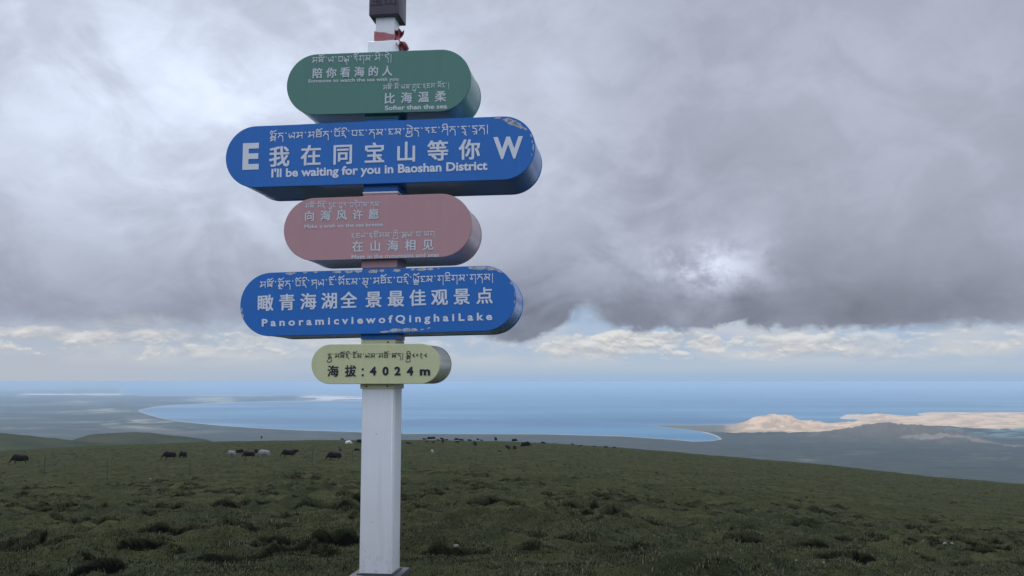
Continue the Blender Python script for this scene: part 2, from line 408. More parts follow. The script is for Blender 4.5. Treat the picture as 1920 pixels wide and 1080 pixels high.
def dist_poly(x, y, P, ky=3.0):
    best = np.full(x.shape, 1e9); n = len(P)
    for i in range(n):
        (x0, y0), (x1, y1) = P[i], P[(i + 1) % n]
        ex, ey = x1 - x0, (y1 - y0) * ky; l = ex * ex + ey * ey
        t_ = np.clip(((x - x0) * ex + (y - y0) * ky * ey) / l, 0, 1)
        best = np.minimum(best, np.hypot(x - x0 - t_ * ex, (y - y0) * ky - t_ * ey))
    return best
LZ = CZ - 800.0
rows = np.concatenate([[718.2, 718.6, 719.0, 719.5], np.arange(720, 835, 0.45), np.arange(835, 940, 1.5), np.arange(940, 1500, 30)])
cols = np.arange(-320, 2280, 2.2)
X2, Y2 = np.meshgrid(cols, rows); X2, Y2 = X2.ravel(), Y2.ravel()
rx, ry, rz = px_dir(X2, Y2)
tt = 800.0 / -rz
lx_, ly_ = rx * tt, ry * tt
wat = in_poly(X2, Y2, WATER); sd = dist_poly(X2, Y2, WATER)
DUNES = [  # column, ground row, rise in px, half width, half depth
    (1462, 802.5, 15, 44, 5), (1425, 803, 8, 40, 5), (1520, 803, 7, 45, 5), (1600, 803, 7.5, 40, 4.5), (1655, 802, 8, 40, 5), (1395, 804, 4, 30, 4),
    (1640, 783.5, 5, 42, 2.6), (1600, 784, 3.5, 26, 2.2), (1690, 785, 2.6, 40, 2.6),
    (1690, 820, 15, 62, 10), (1760, 825, 11, 50, 9), (1625, 820, 10, 64, 8), (1810, 831, 8, 60, 7), (1550, 822, 5, 70, 7),
    (1800, 779, 3.0, 70, 3), (1900, 780, 3.0, 60, 4), (1850, 792, 4.0, 80, 5)]
hgt = np.zeros_like(X2)
wx = X2 + 9 * fbm(X2 * 0.03, Y2 * 0.12, 3, 91); wy = Y2 + 0.8 * fbm(X2 * 0.03, Y2 * 0.12, 3, 95)
for cx_, cy_, dh, sx_, sy_ in DUNES:
    hgt += dh / F_PX * np.hypot(lx_, ly_) * np.exp(-((wx - cx_) / sx_) ** 2 - ((wy - cy_) / sy_) ** 2)
rd = 1 - 2.2 * np.abs(perlin(wx * 0.045, wy * 0.22, 121)); rd2 = 1 - 2.2 * np.abs(perlin(wx * 0.11, wy * 0.5, 123))
sand_relief = (rd * 0.30 + rd2 * 0.13) * np.clip(hgt, 0, 90) + 7 * np.clip(rd, 0, 1) * ((X2 > 1700) & (Y2 < 805) & (Y2 > 774))
hgt *= 1 + 0.45 * fbm(X2 * 0.022, Y2 * 0.10, 4, 99)
hgt += sand_relief
shore = np.where(wat, -1, 1) * np.minimum(sd / 1.6, 1.0)
lz_ = LZ + np.where(wat, -14.0 * np.minimum(sd / 2, 1), 2.0 * np.minimum(sd / 3, 1) + hgt + 0.3)
# ground cover
sand = ((X2 > 1340) & (X2 < 1705) & (Y2 < 811.5 + 2.5 * fbm(X2 * .03, X2 * 0, 3, 5) - np.clip(X2 - 1560, 0, 200) * 0.055) & (Y2 > 786)).astype(float)
sand *= sstep(1335, 1400, X2 + 14 * fbm(X2 * .05, Y2 * .3, 3, 7))
sand = np.maximum(sand, ((X2 > 1560) & (Y2 < 789.5)).astype(float))
sand = np.maximum(sand, ((X2 > 1690) & (Y2 < 797 + (X2 - 1700) * 0.045 + 2.5 * fbm(X2 * .02, Y2 * .1, 3, 15))).astype(float))
nb = fbm(X2 * 0.006, Y2 * 0.09, 5, 101); nb2 = fbm(X2 * 0.02, Y2 * 0.35, 4, 107); nb3 = fbm(X2 * 0.0045, Y2 * 0.16, 4, 113)
C = np.zeros((len(X2), 3)) + np.array([0.040, 0.043, 0.034])
def over(mask, c):
    global C
    m_ = np.clip(mask, 0, 1)[:, None]; C = C * (1 - m_) + np.array(c) * m_
left = sstep(1000, 300, X2); farl = sstep(800, 745, Y2)
over(0.8 * left * sstep(0.0, 0.5, nb3) * sstep(838, 800, Y2), (0.15, 0.135, 0.10))
over(0.8 * left * sstep(0.05, 0.3, nb) * sstep(800, 770, Y2), (0.10, 0.135, 0.07))
over(0.9 * left * sstep(0.22, 0.4, nb + 0.5 * nb2) * sstep(815, 790, Y2), (0.40, 0.36, 0.26))
over(0.6 * sstep(-0.15, 0.4, nb2), (0.070, 0.070, 0.048))
over(0.5 * sstep(0.1, 0.45, nb3) * sstep(1000, 1300, X2), (0.022, 0.028, 0.022))
over(sstep(0.3, 0.5, nb + nb2 * 0.4) * sstep(1250, 1500, X2) * sstep(835, 860, Y2) * 0.55, (0.15, 0.135, 0.095))
hills_bare = np.clip(hgt / 120, 0, 1) * (1 - sand)
over(hills_bare * 0.85, (0.125, 0.10, 0.07))
over(hills_bare * sstep(0.15, 0.45, nb2) * 0.7, (0.18, 0.14, 0.10))
over(sand * (0.80 + 0.20 * sstep(-0.3, 0.2, nb2)), (0.70, 0.49, 0.31))
over(sand * sstep(0.02, 0.28, fbm(X2 * 0.03, Y2 * 0.5, 4, 131) + 0.25 * sstep(803, 810, Y2) * (X2 < 1700)) * 0.45, (0.24, 0.19, 0.13))
tealp = (X2 > 1755) & (Y2 > 803) & (Y2 < 822)
over(tealp * sstep(0.0, 0.3, nb2 + 0.15) * 0.8, (0.13, 0.20, 0.19))
over((X2 > 1690) * (Y2 > 815) * (np.abs(Y2 - 837 - (X2 - 1920) * 0.03 - 1.5 * nb2) < 1.0) * 0.5, (0.30, 0.25, 0.19))
over(((X2 > 545) & (X2 < 720) & (Y2 > 738)) * sstep(-0.28, 0.0, nb2) * sstep(754, 748, Y2) * sstep(548, 590, X2) * farl, (0.75, 0.64, 0.52))
over(((X2 < 300) & (np.abs(Y2 - 739.3 - 0.5 * nb) < 1.2)) * sstep(-0.25, 0.0, nb2), (0.80, 0.74, 0.66))
over(sstep(3.6, 1.8, sd) * (~wat) * 0.9, (0.55, 0.50, 0.41))
over(((X2 > 1210) & (X2 < 1400) & (Y2 < 810) & (sand < 0.3)) * 0.7, (0.17, 0.15, 0.11))
me = np_mesh('lake_plain', np.stack([lx_, ly_, lz_], 1), quads=grid_quads(len(rows), len(cols)), color=C)
set_props(link('plain', me, mat=M_far), kind='structure')

def lake_nodes(t, b):
    x, y, z = split(t, objco(t))
    p = vec(t, x * 0.00003, y * 0.00022, 0.0)
    n = noise(t, p, 1.4, 6, 0.55, 0.6); n2 = noise(t, vec(t, x * 0.00025, y * 0.0005, 1.0), 1.0, 4, 0.5)
    c = mixc(t, n.smooth(0.35, 0.68), (0.012, 0.092, 0.190), (0.052, 0.185, 0.300))
    c = mixc(t, n2.smooth(0.50, 0.70) * 0.55, c, (0.14, 0.29, 0.42))
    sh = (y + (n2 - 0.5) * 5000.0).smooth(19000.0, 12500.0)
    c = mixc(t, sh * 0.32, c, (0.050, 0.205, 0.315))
    t.links.new(c.k, b.inputs['Base Color'])
M_lake = material('lake_water', (0.07, 0.2, 0.36), 0.55, 0.25, build=lake_nodes)
n_ = 96
ring = [(270000 * math.sin(i / n_ * 2 * math.pi), 270000 * math.cos(i / n_ * 2 * math.pi), LZ) for i in range(n_)]
me = bpy.data.meshes.new('lake'); me.from_pydata(ring, [], [list(range(n_))[::-1]])
lake = set_props(link('lake', me, mat=M_lake), kind='structure')
#=== PART2
# ------------------------------------------------------------------ signpost
PX, PY = -0.9817, 6.9                          # post axis
PYAW, PW = -0.1315, 0.2436
BASE_Z = CZ - 1.40
def paint(name, color, rough=0.35, wear=0.12, spec=0.5, mottle=0.25, mud=False):
    def nodes(t, b):
        p = objco(t)
        n = noise(t, p, 3.0, 5, 0.6); n2 = noise(t, p, 40.0, 3, 0.6)
        x, y, z = split(t, p)
        streak = noise(t, vec(t, x * 22.0, y * 22.0, z * 1.3), 1.0, 3, 0.5)
        f = (1.0 - wear * 0.9) + (n - 0.5) * wear * 1.4 + (streak - 0.5) * wear * 1.2 + (n2 - 0.5) * wear * 0.5
        cc = scalec(t, color, f)
        if mud:                                  # splashes near the foot and a few dark scuffs
            sp = noise(t, p, 26.0, 4, 0.7); sc = noise(t, vec(t, x * 9.0, y * 9.0, z * 30.0), 1.6, 2, 0.5)
            cc = mixc(t, sp.smooth(0.52, 0.66) * z.smooth(0.30, 0.02) * 0.30, cc, (0.20, 0.18, 0.15))
            cc = mixc(t, sc.smooth(0.73, 0.76) * 0.55, cc, (0.22, 0.22, 0.23))
            cc = mixc(t, streak.smooth(0.50, 0.75) * 0.22, cc, (0.42, 0.41, 0.38))
        t.links.new(cc.k, b.inputs['Base Color'])
        t.links.new((rough + (n - 0.5) * mottle).k, b.inputs['Roughness'])
        bp = t.nodes.new('ShaderNodeBump'); bp.inputs['Strength'].default_value = 0.05; bp.inputs['Distance'].default_value = 0.02
        t.links.new(noise(t, p, 2.2, 2, 0.5).k, bp.inputs['Height']); t.links.new(bp.outputs[0], b.inputs['Normal'])
    return material(name, color, rough, spec, build=nodes)
M_white = paint('white_paint', (0.79, 0.80, 0.82), 0.45, 0.10, mud=True)
M_blue = paint('blue_paint', (0.010, 0.135, 0.46), 0.42, 0.12, 0.35)
M_bluerim = paint('blue_rim_paint', (0.014, 0.16, 0.52), 0.24, 0.08, 0.6, 0.05)
M_green = paint('green_paint', (0.080, 0.205, 0.165), 0.42, 0.12, 0.35)
M_greenrim = paint('green_rim_paint', (0.10, 0.27, 0.21), 0.24, 0.08, 0.6, 0.05)
M_pink = paint('pink_paint', (0.44, 0.245, 0.255), 0.45, 0.10, 0.35)
M_pinkrim = paint('pink_rim_paint', (0.50, 0.32, 0.33), 0.26, 0.08, 0.6, 0.05)
M_yellow = paint('yellow_paint', (0.54, 0.55, 0.31), 0.42, 0.12, 0.35)
M_yellowrim = paint('yellow_rim_paint', (0.50, 0.52, 0.42), 0.3, 0.12, 0.5, 0.06)
M_cap = paint('brown_paint', (0.050, 0.038, 0.062), 0.35, 0.2)
M_capmark = material('brown_relief', (0.028, 0.02, 0.028), 0.5, 0.3)
M_dark = paint('dark_steel', (0.06, 0.065, 0.07), 0.5, 0.4)
M_light = material('white_lettering', (0.60, 0.62, 0.68), 0.6, 0.3)
M_lightp = material('worn_white_lettering', (0.52, 0.55, 0.58), 0.6, 0.3)
M_ink = material('black_lettering', (0.012, 0.014, 0.03), 0.5, 0.3)
def bare_nodes(t, b):
    n = noise(t, objco(t), 45.0, 5, 0.7)
    t.links.new(mixc(t, n.smooth(0.3, 0.7), (0.20, 0.21, 0.23), (0.52, 0.53, 0.55)).k, b.inputs['Base Color'])
M_bare = material('bare_metal', (0.4, 0.42, 0.44), 0.6, 0.4, build=bare_nodes)
M_bolt = material('rusty_bolt', (0.09, 0.06, 0.04), 0.7, 0.3)

def bm_link(name, bm, mats, parent, smooth_angle=None):
    me = bpy.data.meshes.new(name); bm.normal_update(); bm.to_mesh(me); bm.free()
    for m in (mats if isinstance(mats, (list, tuple)) else [mats]): me.materials.append(m)
    if smooth_angle:
        for p in me.polygons: p.use_smooth = True
        me.set_sharp_from_angle(angle=rad(smooth_angle))
    o = bpy.data.objects.new(name, me); COL.objects.link(o)
    if parent: o.parent = parent
    return o
def add_box(bm, c, s, bev=0.0, seg=2, mi=0):
    r = bmesh.ops.create_cube(bm, size=1.0)
    vs = r['verts']
    bmesh.ops.scale(bm, vec=s, verts=vs); bmesh.ops.translate(bm, vec=c, verts=vs)
    fs = {f for v in vs for f in v.link_faces}
    for f in fs: f.material_index = mi
    if bev:
        es = list({e for v in vs for e in v.link_edges})
        bmesh.ops.bevel(bm, geom=es, offset=bev, segments=seg, affect='EDGES', profile=0.5)

sign = empty('signpost', (PX, PY, BASE_Z), PYAW)
set_props(sign, 'white square signpost with five rounded coloured boards in Tibetan, Chinese and English', 'signpost')
# the tapering sleeve and its raised corner strip
bm = bmesh.new()
zt = 1.40 + 2.626
add_box(bm, (0, 0, zt / 2 - 0.0), (PW, PW, zt), 0.010, 3)
bm_link('post', bm, M_white, sign, 40)
bm = bmesh.new(); add_box(bm, (PW / 2 - 0.011, -PW / 2 - 0.0005, (1.40 - 0.06) / 2 + 0.005), (0.010, 0.006, 1.32), 0.002, 2)
add_box(bm, (PW / 2 + 0.0006, -PW / 2 + 0.020, (1.40 - 0.06) / 2 + 0.005), (0.005, 0.008, 1.32), 0.0015, 2)
bm_link('corner_seam', bm, M_white, sign, 40)
bm = bmesh.new(); add_box(bm, (0.0, 0.0, zt + 0.13), (0.150, 0.150, 0.30), 0.004, 2)
bm_link('neck', bm, M_white, sign, 40)
bm = bmesh.new(); add_box(bm, (0.0, 0, 1.40 + 2.832 + 0.25), (0.238, 0.238, 0.50), 0.008, 3)
cap = bm_link('cap_box', bm, M_cap, sign, 40)
bm = bmesh.new(); add_box(bm, (0, 0, -0.055), (0.37, 0.37, 0.10), 0.006, 2); add_box(bm, (0, 0, -0.0005), (0.272, 0.272, 0.016), 0.004, 2)
bm_link('base_plate', bm, M_dark, sign, 40)

# --- lettering ----------------------------------------------------------
_txt_cache = {}
def text_mesh(s, bold=0.0, track=1.0):
    key = (s, bold, track)
    if key in _txt_cache: return _txt_cache[key]
    cu = bpy.data.curves.new('lettering', 'FONT'); cu.body = s; cu.size = 1.0; cu.offset = bold; cu.space_character = track
    cu.resolution_u = 3
    o = bpy.data.objects.new('lettering', cu); COL.objects.link(o)
    dg = bpy.context.evaluated_depsgraph_get()
    m = bpy.data.meshes.new_from_object(o.evaluated_get(dg), depsgraph=dg)
    co = np.empty(len(m.vertices) * 3); m.vertices.foreach_get('co', co); co = co.reshape(-1, 3)[:, :2]
    fs = [tuple(p.vertices) for p in m.polygons]
    bpy.data.objects.remove(o); bpy.data.curves.remove(cu); bpy.data.meshes.remove(m)
    _txt_cache[key] = (co, fs); return co, fs

TIB = {  # pen strokes of each letter: width, strokes; 0 is the head line, -1 the foot
 'ka': (1.0, [[(0, 0), (1, 0)], [(.15, 0), (.08, -.5), (.02, -.75), (.25, -.8)], [(.5, 0), (.48, -.55), (.35, -.8)], [(.92, 0), (.92, -1.5)]]),
 'kha': (.85, [[(0, 0), (.35, 0)], [(.2, 0), (.1, -.45), (.1, -.8), (.4, -.85), (.6, -.55), (.3, -.45)], [(.55, 0), (.9, 0)], [(.8, 0), (.8, -1.3)]]),
 'ga': (.9, [[(0, 0), (.95, 0)], [(.3, 0), (.25, -.45), (.05, -.7), (.3, -.8), (.42, -.6)], [(.88, 0), (.88, -1.6)]]),
 'nga': (.7, [[(0, 0), (.75, 0)], [(.15, 0), (.12, -.4), (.4, -.5)], [(.4, -.5), (.08, -.85), (.7, -.9)]]),
 'ja': (.85, [[(0, 0), (.85, 0)], [(.12, 0), (.12, -.42), (.8, -.42)], [(.12, -.42), (.12, -.88), (.85, -.88)]]),
 'ta': (.75, [[(0, 0), (.8, 0)], [(.45, 0), (.1, -.32), (.45, -.45), (.62, -.75), (.6, -1.35)]]),
 'tha': (.85, [[(0, 0), (.9, 0)], [(.12, 0), (.08, -.88), (.8, -.88), (.8, 0)], [(.12, -.42), (.5, -.42), (.8, -.25)]]),
 'da': (.75, [[(0, 0), (.8, 0)], [(.2, 0), (.12, -.35), (.5, -.45), (.68, -.8), (.68, -1.5)]]),
 'na': (.85, [[(0, 0), (.85, 0)], [(.4, 0), (.22, -.45), (.02, -.8)], [(.28, -.35), (.7, -.45), (.82, -.8), (.82, -1.55)]]),
 'pa': (.85, [[(0, 0), (.35, 0)], [(.15, 0), (.08, -.65), (.25, -.88), (.8, -.85)], [(.5, 0), (.9, 0)], [(.8, 0), (.8, -.95)]]),
 'ba': (.85, [[(0, 0), (.9, 0)], [(.15, 0), (.08, -.65), (.25, -.88), (.8, -.85)], [(.8, 0), (.8, -.95)]]),
 'ma': (.95, [[(0, 0), (.4, 0)], [(.3, 0), (.22, -.5), (.02, -.85), (.25, -.8), (.4, -.55), (.85, -.5)], [(.6, 0), (.98, 0)], [(.88, 0), (.88, -1.05)]]),
 'tsa': (1.0, [[(0, 0), (1.0, 0), (1.1, .25)], [(.12, 0), (.1, -.85), (.45, -.65), (.8, -.88), (.85, 0)], [(.1, -.42), (.85, -.42)], [(.47, -.42), (.45, -.65)]]),
 'dza': (.9, [[(0, 0), (.85, 0), (1.0, .28)], [(.12, 0), (.12, -.42), (.8, -.42)], [(.12, -.42), (.12, -.88), (.85, -.88)]]),
 'zha': (.9, [[(0, 0), (.95, 0)], [(.35, 0), (.1, -.35), (.45, -.5), (.08, -.85)], [(.45, -.5), (.85, -.45)], [(.87, 0), (.87, -1.5)]]),
 'za': (.85, [[(0, 0), (.9, 0)], [(.5, 0), (.1, -.4), (.8, -.42)], [(.5, -.42), (.1, -.85), (.85, -.88)]]),
 'a': (.7, [[(.0, -.05), (.5, 0)], [(.5, 0), (.05, -.42), (.4, -.45), (.05, -.85), (.45, -.72), (.72, -1.25)]]),
 'ya': (.95, [[(0, 0), (.35, 0)], [(.2, 0), (.05, -.6), (.2, -.88), (.45, -.6), (.45, -.3)], [(.45, -.6), (.85, -.6)], [(.6, 0), (.98, 0)], [(.88, 0), (.88, -1.0)]]),
 'ra': (.75, [[(0, 0), (.75, 0)], [(.55, 0), (.15, -.38), (.6, -.5), (.6, -1.0)]]),
 'la': (.95, [[(.05, -.1), (.02, -.6), (.2, -.88), (.4, -.4), (.5, -.75), (.85, -.65)], [(.6, 0), (.98, 0)], [(.88, 0), (.88, -1.05)]]),
 'sha': (.9, [[(0, 0), (.4, 0)], [(.3, 0), (.25, -.4), (.02, -.85)], [(.25, -.4), (.85, -.4)], [(.6, 0), (.95, 0)], [(.87, 0), (.87, -1.5)]]),
 'sa': (.95, [[(0, 0), (.4, 0)], [(.3, 0), (.22, -.45), (.0, -.88)], [(.22, -.45), (.55, -.5), (.25, -.88)], [(.55, -.45), (.9, -1.0)], [(.6, 0), (.95, -.02), (.78, -.7)]]),
 'sub_ya': (.9, [[(-.05, -1.0), (-.1, -1.35), (.2, -1.5), (.75, -1.4), (.9, -1.1)]]),
 'sub_ra': (.9, [[(.1, -1.0), (.7, -1.05), (.3, -1.5)]]),
 'o': (0, [[(.02, .22), (.2, .5), (.42, .25), (.6, .38), (.95, .6)]]),
 'i': (0, [[(.05, .25), (.3, .55), (.7, .5), (.85, .12)]]),
 'e': (0, [[(.05, .6), (.45, .5), (.85, .15)]]),
 'u': (0, [[(.2, -1.05), (.7, -1.1), (.45, -1.35), (.8, -1.6)]]),
 '4': (.7, [[(.65, 0), (.1, -.4), (.5, -.55), (.3, -.3)], [(.3, -.6), (.7, -.8)]]),
 '0': (.5, [[(.25, -.1), (.05, -.35), (.25, -.6), (.42, -.35), (.25, -.1)]]),
 '2': (.7, [[(.1, -.15), (.4, 0), (.55, -.3), (.15, -.6), (.6, -1.2)]]),
 '.': (.35, [[(.12, .08), (.22, -.12)]]),
 '|': (.3, [[(.15, .1), (.15, -1.5)]]),
 ' ': (.4, []),
}
def tib_layout(s):
    """s: syllable stacks split by spaces; a stack is letter+under+vowel joined by +"""
    out = []; x = 0.0
    for st in s.split():
        if st == '_': x += 0.4; continue
        p = st.split('+')
        w, base = TIB[p[0]]
        strokes = [[(x + a, b) for a, b in k_] for k_ in base]
        dy = 0.0
        for q in p[1:]:
            if q in ('o', 'i', 'e', 'u', 'sub_ya', 'sub_ra'):
                off = dy if q in ('u', 'sub_ya', 'sub_ra') else 0
                strokes += [[(x + a, b + off) for a, b in k_] for k_ in TIB[q][1]]
                if q == 'sub_ya' or q == 'sub_ra': dy -= 0.4
            else:                               # a letter written beneath, slightly smaller
                strokes += [[(x + 0.05 + a * 0.85, -0.78 + b * 0.62) for a, b in k_] for k_ in TIB[q][1]]
                dy -= 0.55
        out += strokes; x += w + 0.27
    return out, x - 0.27
def stroke_poly(pts, hw):
    """one ribbon with mitred joints; the pen is broader across than along"""
    P = [Vector(p) for p in pts]; n = len(P); L = []; R = []
    for i in range(n):
        d0 = (P[i] - P[i - 1]).normalized() if i else None
        d1 = (P[i + 1] - P[i]).normalized() if i < n - 1 else None
        if d0 is None: d = d1; s_ = 1
        elif d1 is None: d = d0; s_ = 1
        else:
            d = d0 + d1; d = d.normalized() if d.length > 0.2 else d1
            s_ = min(1.0 / max(abs(d.dot(d1)), 0.45), 1.9)
        h = hw * (0.72 + 0.42 * abs(d.x)); nn = Vector((-d.y, d.x)) * h * s_
        c = P[i] - (d1 * hw * 0.5 if d0 is None else Vector((0, 0))) + (d0 * hw * 0.5 if d1 is None else Vector((0, 0)))
        L.append(c + nn); R.append(c - nn)
    co = L + R
    return co, [(i, i + n, i + n + 1, i + 1) for i in range(n - 1)]

class Board:
    def __init__(s, yaw, roll, w, h, cx, cz, yo, dep):
        s.w, s.h, s.dep = w, h, dep
        u = Vector((math.cos(yaw), math.sin(yaw), 0)); n = Vector((math.sin(yaw), -math.cos(yaw), 0)); up = Vector((0, 0, 1))
        s.u = u * math.cos(roll) + up * math.sin(roll); s.v = up * math.cos(roll) - u * math.sin(roll); s.n = n
        s.c = Vector((PX, PY, CZ + cz)) + u * cx + n * yo           # centre of the front face
        m = Matrix((s.u, -s.n, s.v)).transposed().to_4x4(); m.translation = s.c
        s.mat = m
    def loc(s, x, y):
        """photo position -> metres on the face (u, v)"""
        X, Y, Z = px_dir(x, y); d = Vector((float(X), float(Y), float(Z))); o = Vector((0, 0, CZ))
        t = (s.c - o).dot(s.n) / d.dot(s.n); p = o + d * t - s.c
        return Vector((p.dot(s.u), p.dot(s.v)))
    def scale_at(s, x, y): return (s.loc(x, y - 5) - s.loc(x, y + 5)).length / 10
BOARDS = []
def stadium(w, h, seg=28):
    r = h / 2; c = w / 2 - r
    a = [(-math.pi / 2 + math.pi * i / seg) for i in range(seg + 1)]
    return [(c + r * math.cos(t), r * math.sin(t)) for t in a] + [(-c - r * math.cos(t), -r * math.sin(t)) for t in a]
inv_sign = (Matrix.Translation((PX, PY, BASE_Z)) @ Matrix.Rotation(PYAW, 4, 'Z')).inverted()
def make_board(label, b, face_m, rim_m, patches=()):
    bm = bmesh.new()
    out = stadium(b.w, b.h); lip = 0.006
    f0 = [bm.verts.new((x, 0.0, y)) for x, y in stadium(b.w - lip, b.h - lip)]
    f1 = [bm.verts.new((x, 0.003, y)) for x, y in out]
    f2 = [bm.verts.new((x, 0.016, y)) for x, y in out]
    f2b = [bm.verts.new((x, 0.0165, y)) for x, y in stadium(b.w - 0.006, b.h - 0.006)]
    f3 = [bm.verts.new((x, b.dep - 0.016, y)) for x, y in stadium(b.w - 0.006, b.h - 0.006)]
    f3b = [bm.verts.new((x, b.dep - 0.0155, y)) for x, y in out]
    f4 = [bm.verts.new((x, b.dep - 0.003, y)) for x, y in out]
    f5 = [bm.verts.new((x, b.dep, y)) for x, y in stadium(b.w - lip, b.h - lip)]
    n = len(out)
    bm.faces.new(f0); bm.faces.new(f5[::-1])
    for A, B, mi in ((f0, f1, 0), (f1, f2, 0), (f2, f2b, 1), (f2b, f3, 1), (f3, f3b, 1), (f3b, f4, 1), (f4, f5, 0)):
        for i in range(n):
            j = (i + 1) % n
            f = bm.faces.new((A[i], A[j], B[j], B[i])); f.material_index = mi
    bmesh.ops.recalc_face_normals(bm, faces=bm.faces[:])
    rnd = random.Random(hash(label) % 1 + len(label))
    for (x, y, hw, hh, ang) in patches:         # flaked paint: ragged bare metal, 1.2 mm proud of the face
        c = b.loc(x, y); k_ = b.scale_at(x, y); m_ = 26
        vs = []
        for i in range(m_):
            t = 2 * math.pi * i / m_; r = 0.62 + 0.5 * rnd.random()
            px_, py_ = hw * k_ * math.cos(t) * r, hh * k_ * math.sin(t) * r
            q = Vector((c.x + px_ * math.cos(ang) - py_ * math.sin(ang), c.y + px_ * math.sin(ang) + py_ * math.cos(ang)))
            rr = b.h / 2 - 0.004; cc = b.w / 2 - b.h / 2       # keep inside the outline
            core = Vector((max(-cc, min(cc, q.x)), 0)); dlt = q - core
            if dlt.length > rr: q = core + dlt.normalized() * rr
            vs.append(bm.verts.new((q.x, -0.0012, q.y)))
        cv = bm.verts.new((c.x, -0.0012, c.y))
        for i in range(m_):
            f = bm.faces.new((cv, vs[i], vs[(i + 1) % m_])); f.material_index = 2
            f.normal_update()
            if f.normal.y > 0: f.normal_flip()
    me = bpy.data.meshes.new('sign_board'); bm.to_mesh(me); bm.free()
    for m in (face_m, rim_m, M_bare): me.materials.append(m)
    for p in me.polygons: p.use_smooth = True
    me.set_sharp_from_angle(angle=rad(35))
    o = bpy.data.objects.new('sign_board', me); COL.objects.link(o)
    o.parent = sign; o.matrix_local = inv_sign @ b.mat; o['label'] = label
    b.obj = o
    return b

def add_letters(b, pieces, mat, lift=0.003):
    """pieces: list of (list of 2-D points, list of faces) in face metres -> one lettering sub-part"""
    vs, fs = [], []
    for j, (co, ff) in enumerate(pieces):
        k_ = len(vs); z = -(lift + 0.0002 * (j % 7))
        vs += [(p[0], z, p[1]) for p in co]; fs += [tuple(k_ + i for i in f) for f in ff]
    me = bpy.data.meshes.new('lettering'); me.from_pydata(vs, [], fs); me.materials.append(mat)
    bm = bmesh.new(); bm.from_mesh(me)
    for f in bm.faces:
        f.normal_update()
        if f.normal.y > 0: f.normal_flip()
    bm.to_mesh(me); bm.free()
    o = bpy.data.objects.new('lettering', me); COL.objects.link(o); o.parent = b.obj
    return o
def tib(b, s, p0, p1, body, mat, hw=0.078):
    strokes, w = tib_layout(s)
    A, B = b.loc(*p0), b.loc(*p1); ex = (B - A) / w; ln = ex.normalized(); ey = Vector((-ln.y, ln.x)) * (body * b.scale_at(*p0))
    pc = []
    for k_ in strokes:
        co, ff = stroke_poly(k_, hw)
        pc.append(([A + ex * p.x + ey * p.y for p in co], ff))
    return add_letters(b, pc, mat)
_ref, _ = text_mesh('国', 0.0)
REF_H = _ref[:, 1].max() - _ref[:, 1].min(); REF_C = (_ref.max(0) + _ref.min(0)) / 2
def han(b, s, centres, size, mat, bold=0.022):
    pc = []
    d = b.loc(*centres[-1]) - b.loc(*centres[0]) if len(centres) > 1 else Vector((1, 0)); d = d.normalized(); e = Vector((-d.y, d.x))
    for ch, c in zip(s, centres):
        co, ff = text_mesh(ch, 0.0); k_ = size * b.scale_at(*c) / REF_H / 1.06; C_ = b.loc(*c)
        for jx, jy in ((0, 0), (1, .7), (-1, .7), (1, -.7), (-1, -.7), (1, 0), (-1, 0)):   # heavier strokes
            pc.append(([C_ + d * ((p[0] - REF_C[0] + jx * bold) * k_) + e * ((p[1] - REF_C[1] + jy * bold) * k_) for p in co], ff))
    return add_letters(b, pc, mat)
def han_row(b, s, c0, c1, size, mat, bold=0.022):
    n = len(s); return han(b, s, [(c0[0] + (c1[0] - c0[0]) * i / (n - 1), c0[1] + (c1[1] - c0[1]) * i / (n - 1)) for i in range(n)], size, mat, bold)
_capH = text_mesh('H', 0.0)[0]; CAP_H = _capH[:, 1].max() - _capH[:, 1].min()
def latin(b, s, p0, p1, cap, mat, bold=0.028, track=1.0, ret=False):
    co, ff = text_mesh(s, bold, track)
    x0, x1 = co[:, 0].min(), co[:, 0].max(); A, B = b.loc(*p0), b.loc(*p1); d = (B - A); ln = d.length; d = d.normalized(); e = Vector((-d.y, d.x))
    ky = cap * b.scale_at(*p0) / (CAP_H + 2 * bold); kx = ln / (x1 - x0)
    pc = [([A + d * ((p[0] - x0) * kx) + e * ((p[1] + bold) * ky) for p in co], ff)]
    return pc if ret else add_letters(b, pc, mat)

TS = '.'
bg_ = make_board('green rounded sign board', Board(-0.1379, -0.0151, 1.4502, 0.483, -0.0187, 2.2705, 0.1901, 0.448), M_green, M_greenrim)
tib(bg_, 'ma tsa+o . la . ba la+ta . ra+o ga sa . ma+i . da+e |', (586, 108.7), (735, 102.8), 9.6, M_lightp)
han_row(bg_, '陪你看海的人', (595.5, 137.8), (726.3, 133.5), 18.6, M_lightp)
latin(bg_, 'Someone to watch the sea with you', (578, 155.2), (747.2, 151.3), 6.2, M_lightp, 0.018)
tib(bg_, 'ma tsa+o . ma+o . la sa . ka+sub_ya+u nga . a ja ma . sa+o nga . |', (719, 160.8), (842.7, 155.8), 7.5, M_lightp)
han_row(bg_, '比海温柔', (730.5, 184.9), (826.3, 181.1), 20, M_lightp)
latin(bg_, 'Softer than the sea', (721.7, 206.9), (838.4, 203.5), 8.5, M_lightp, 0.026)

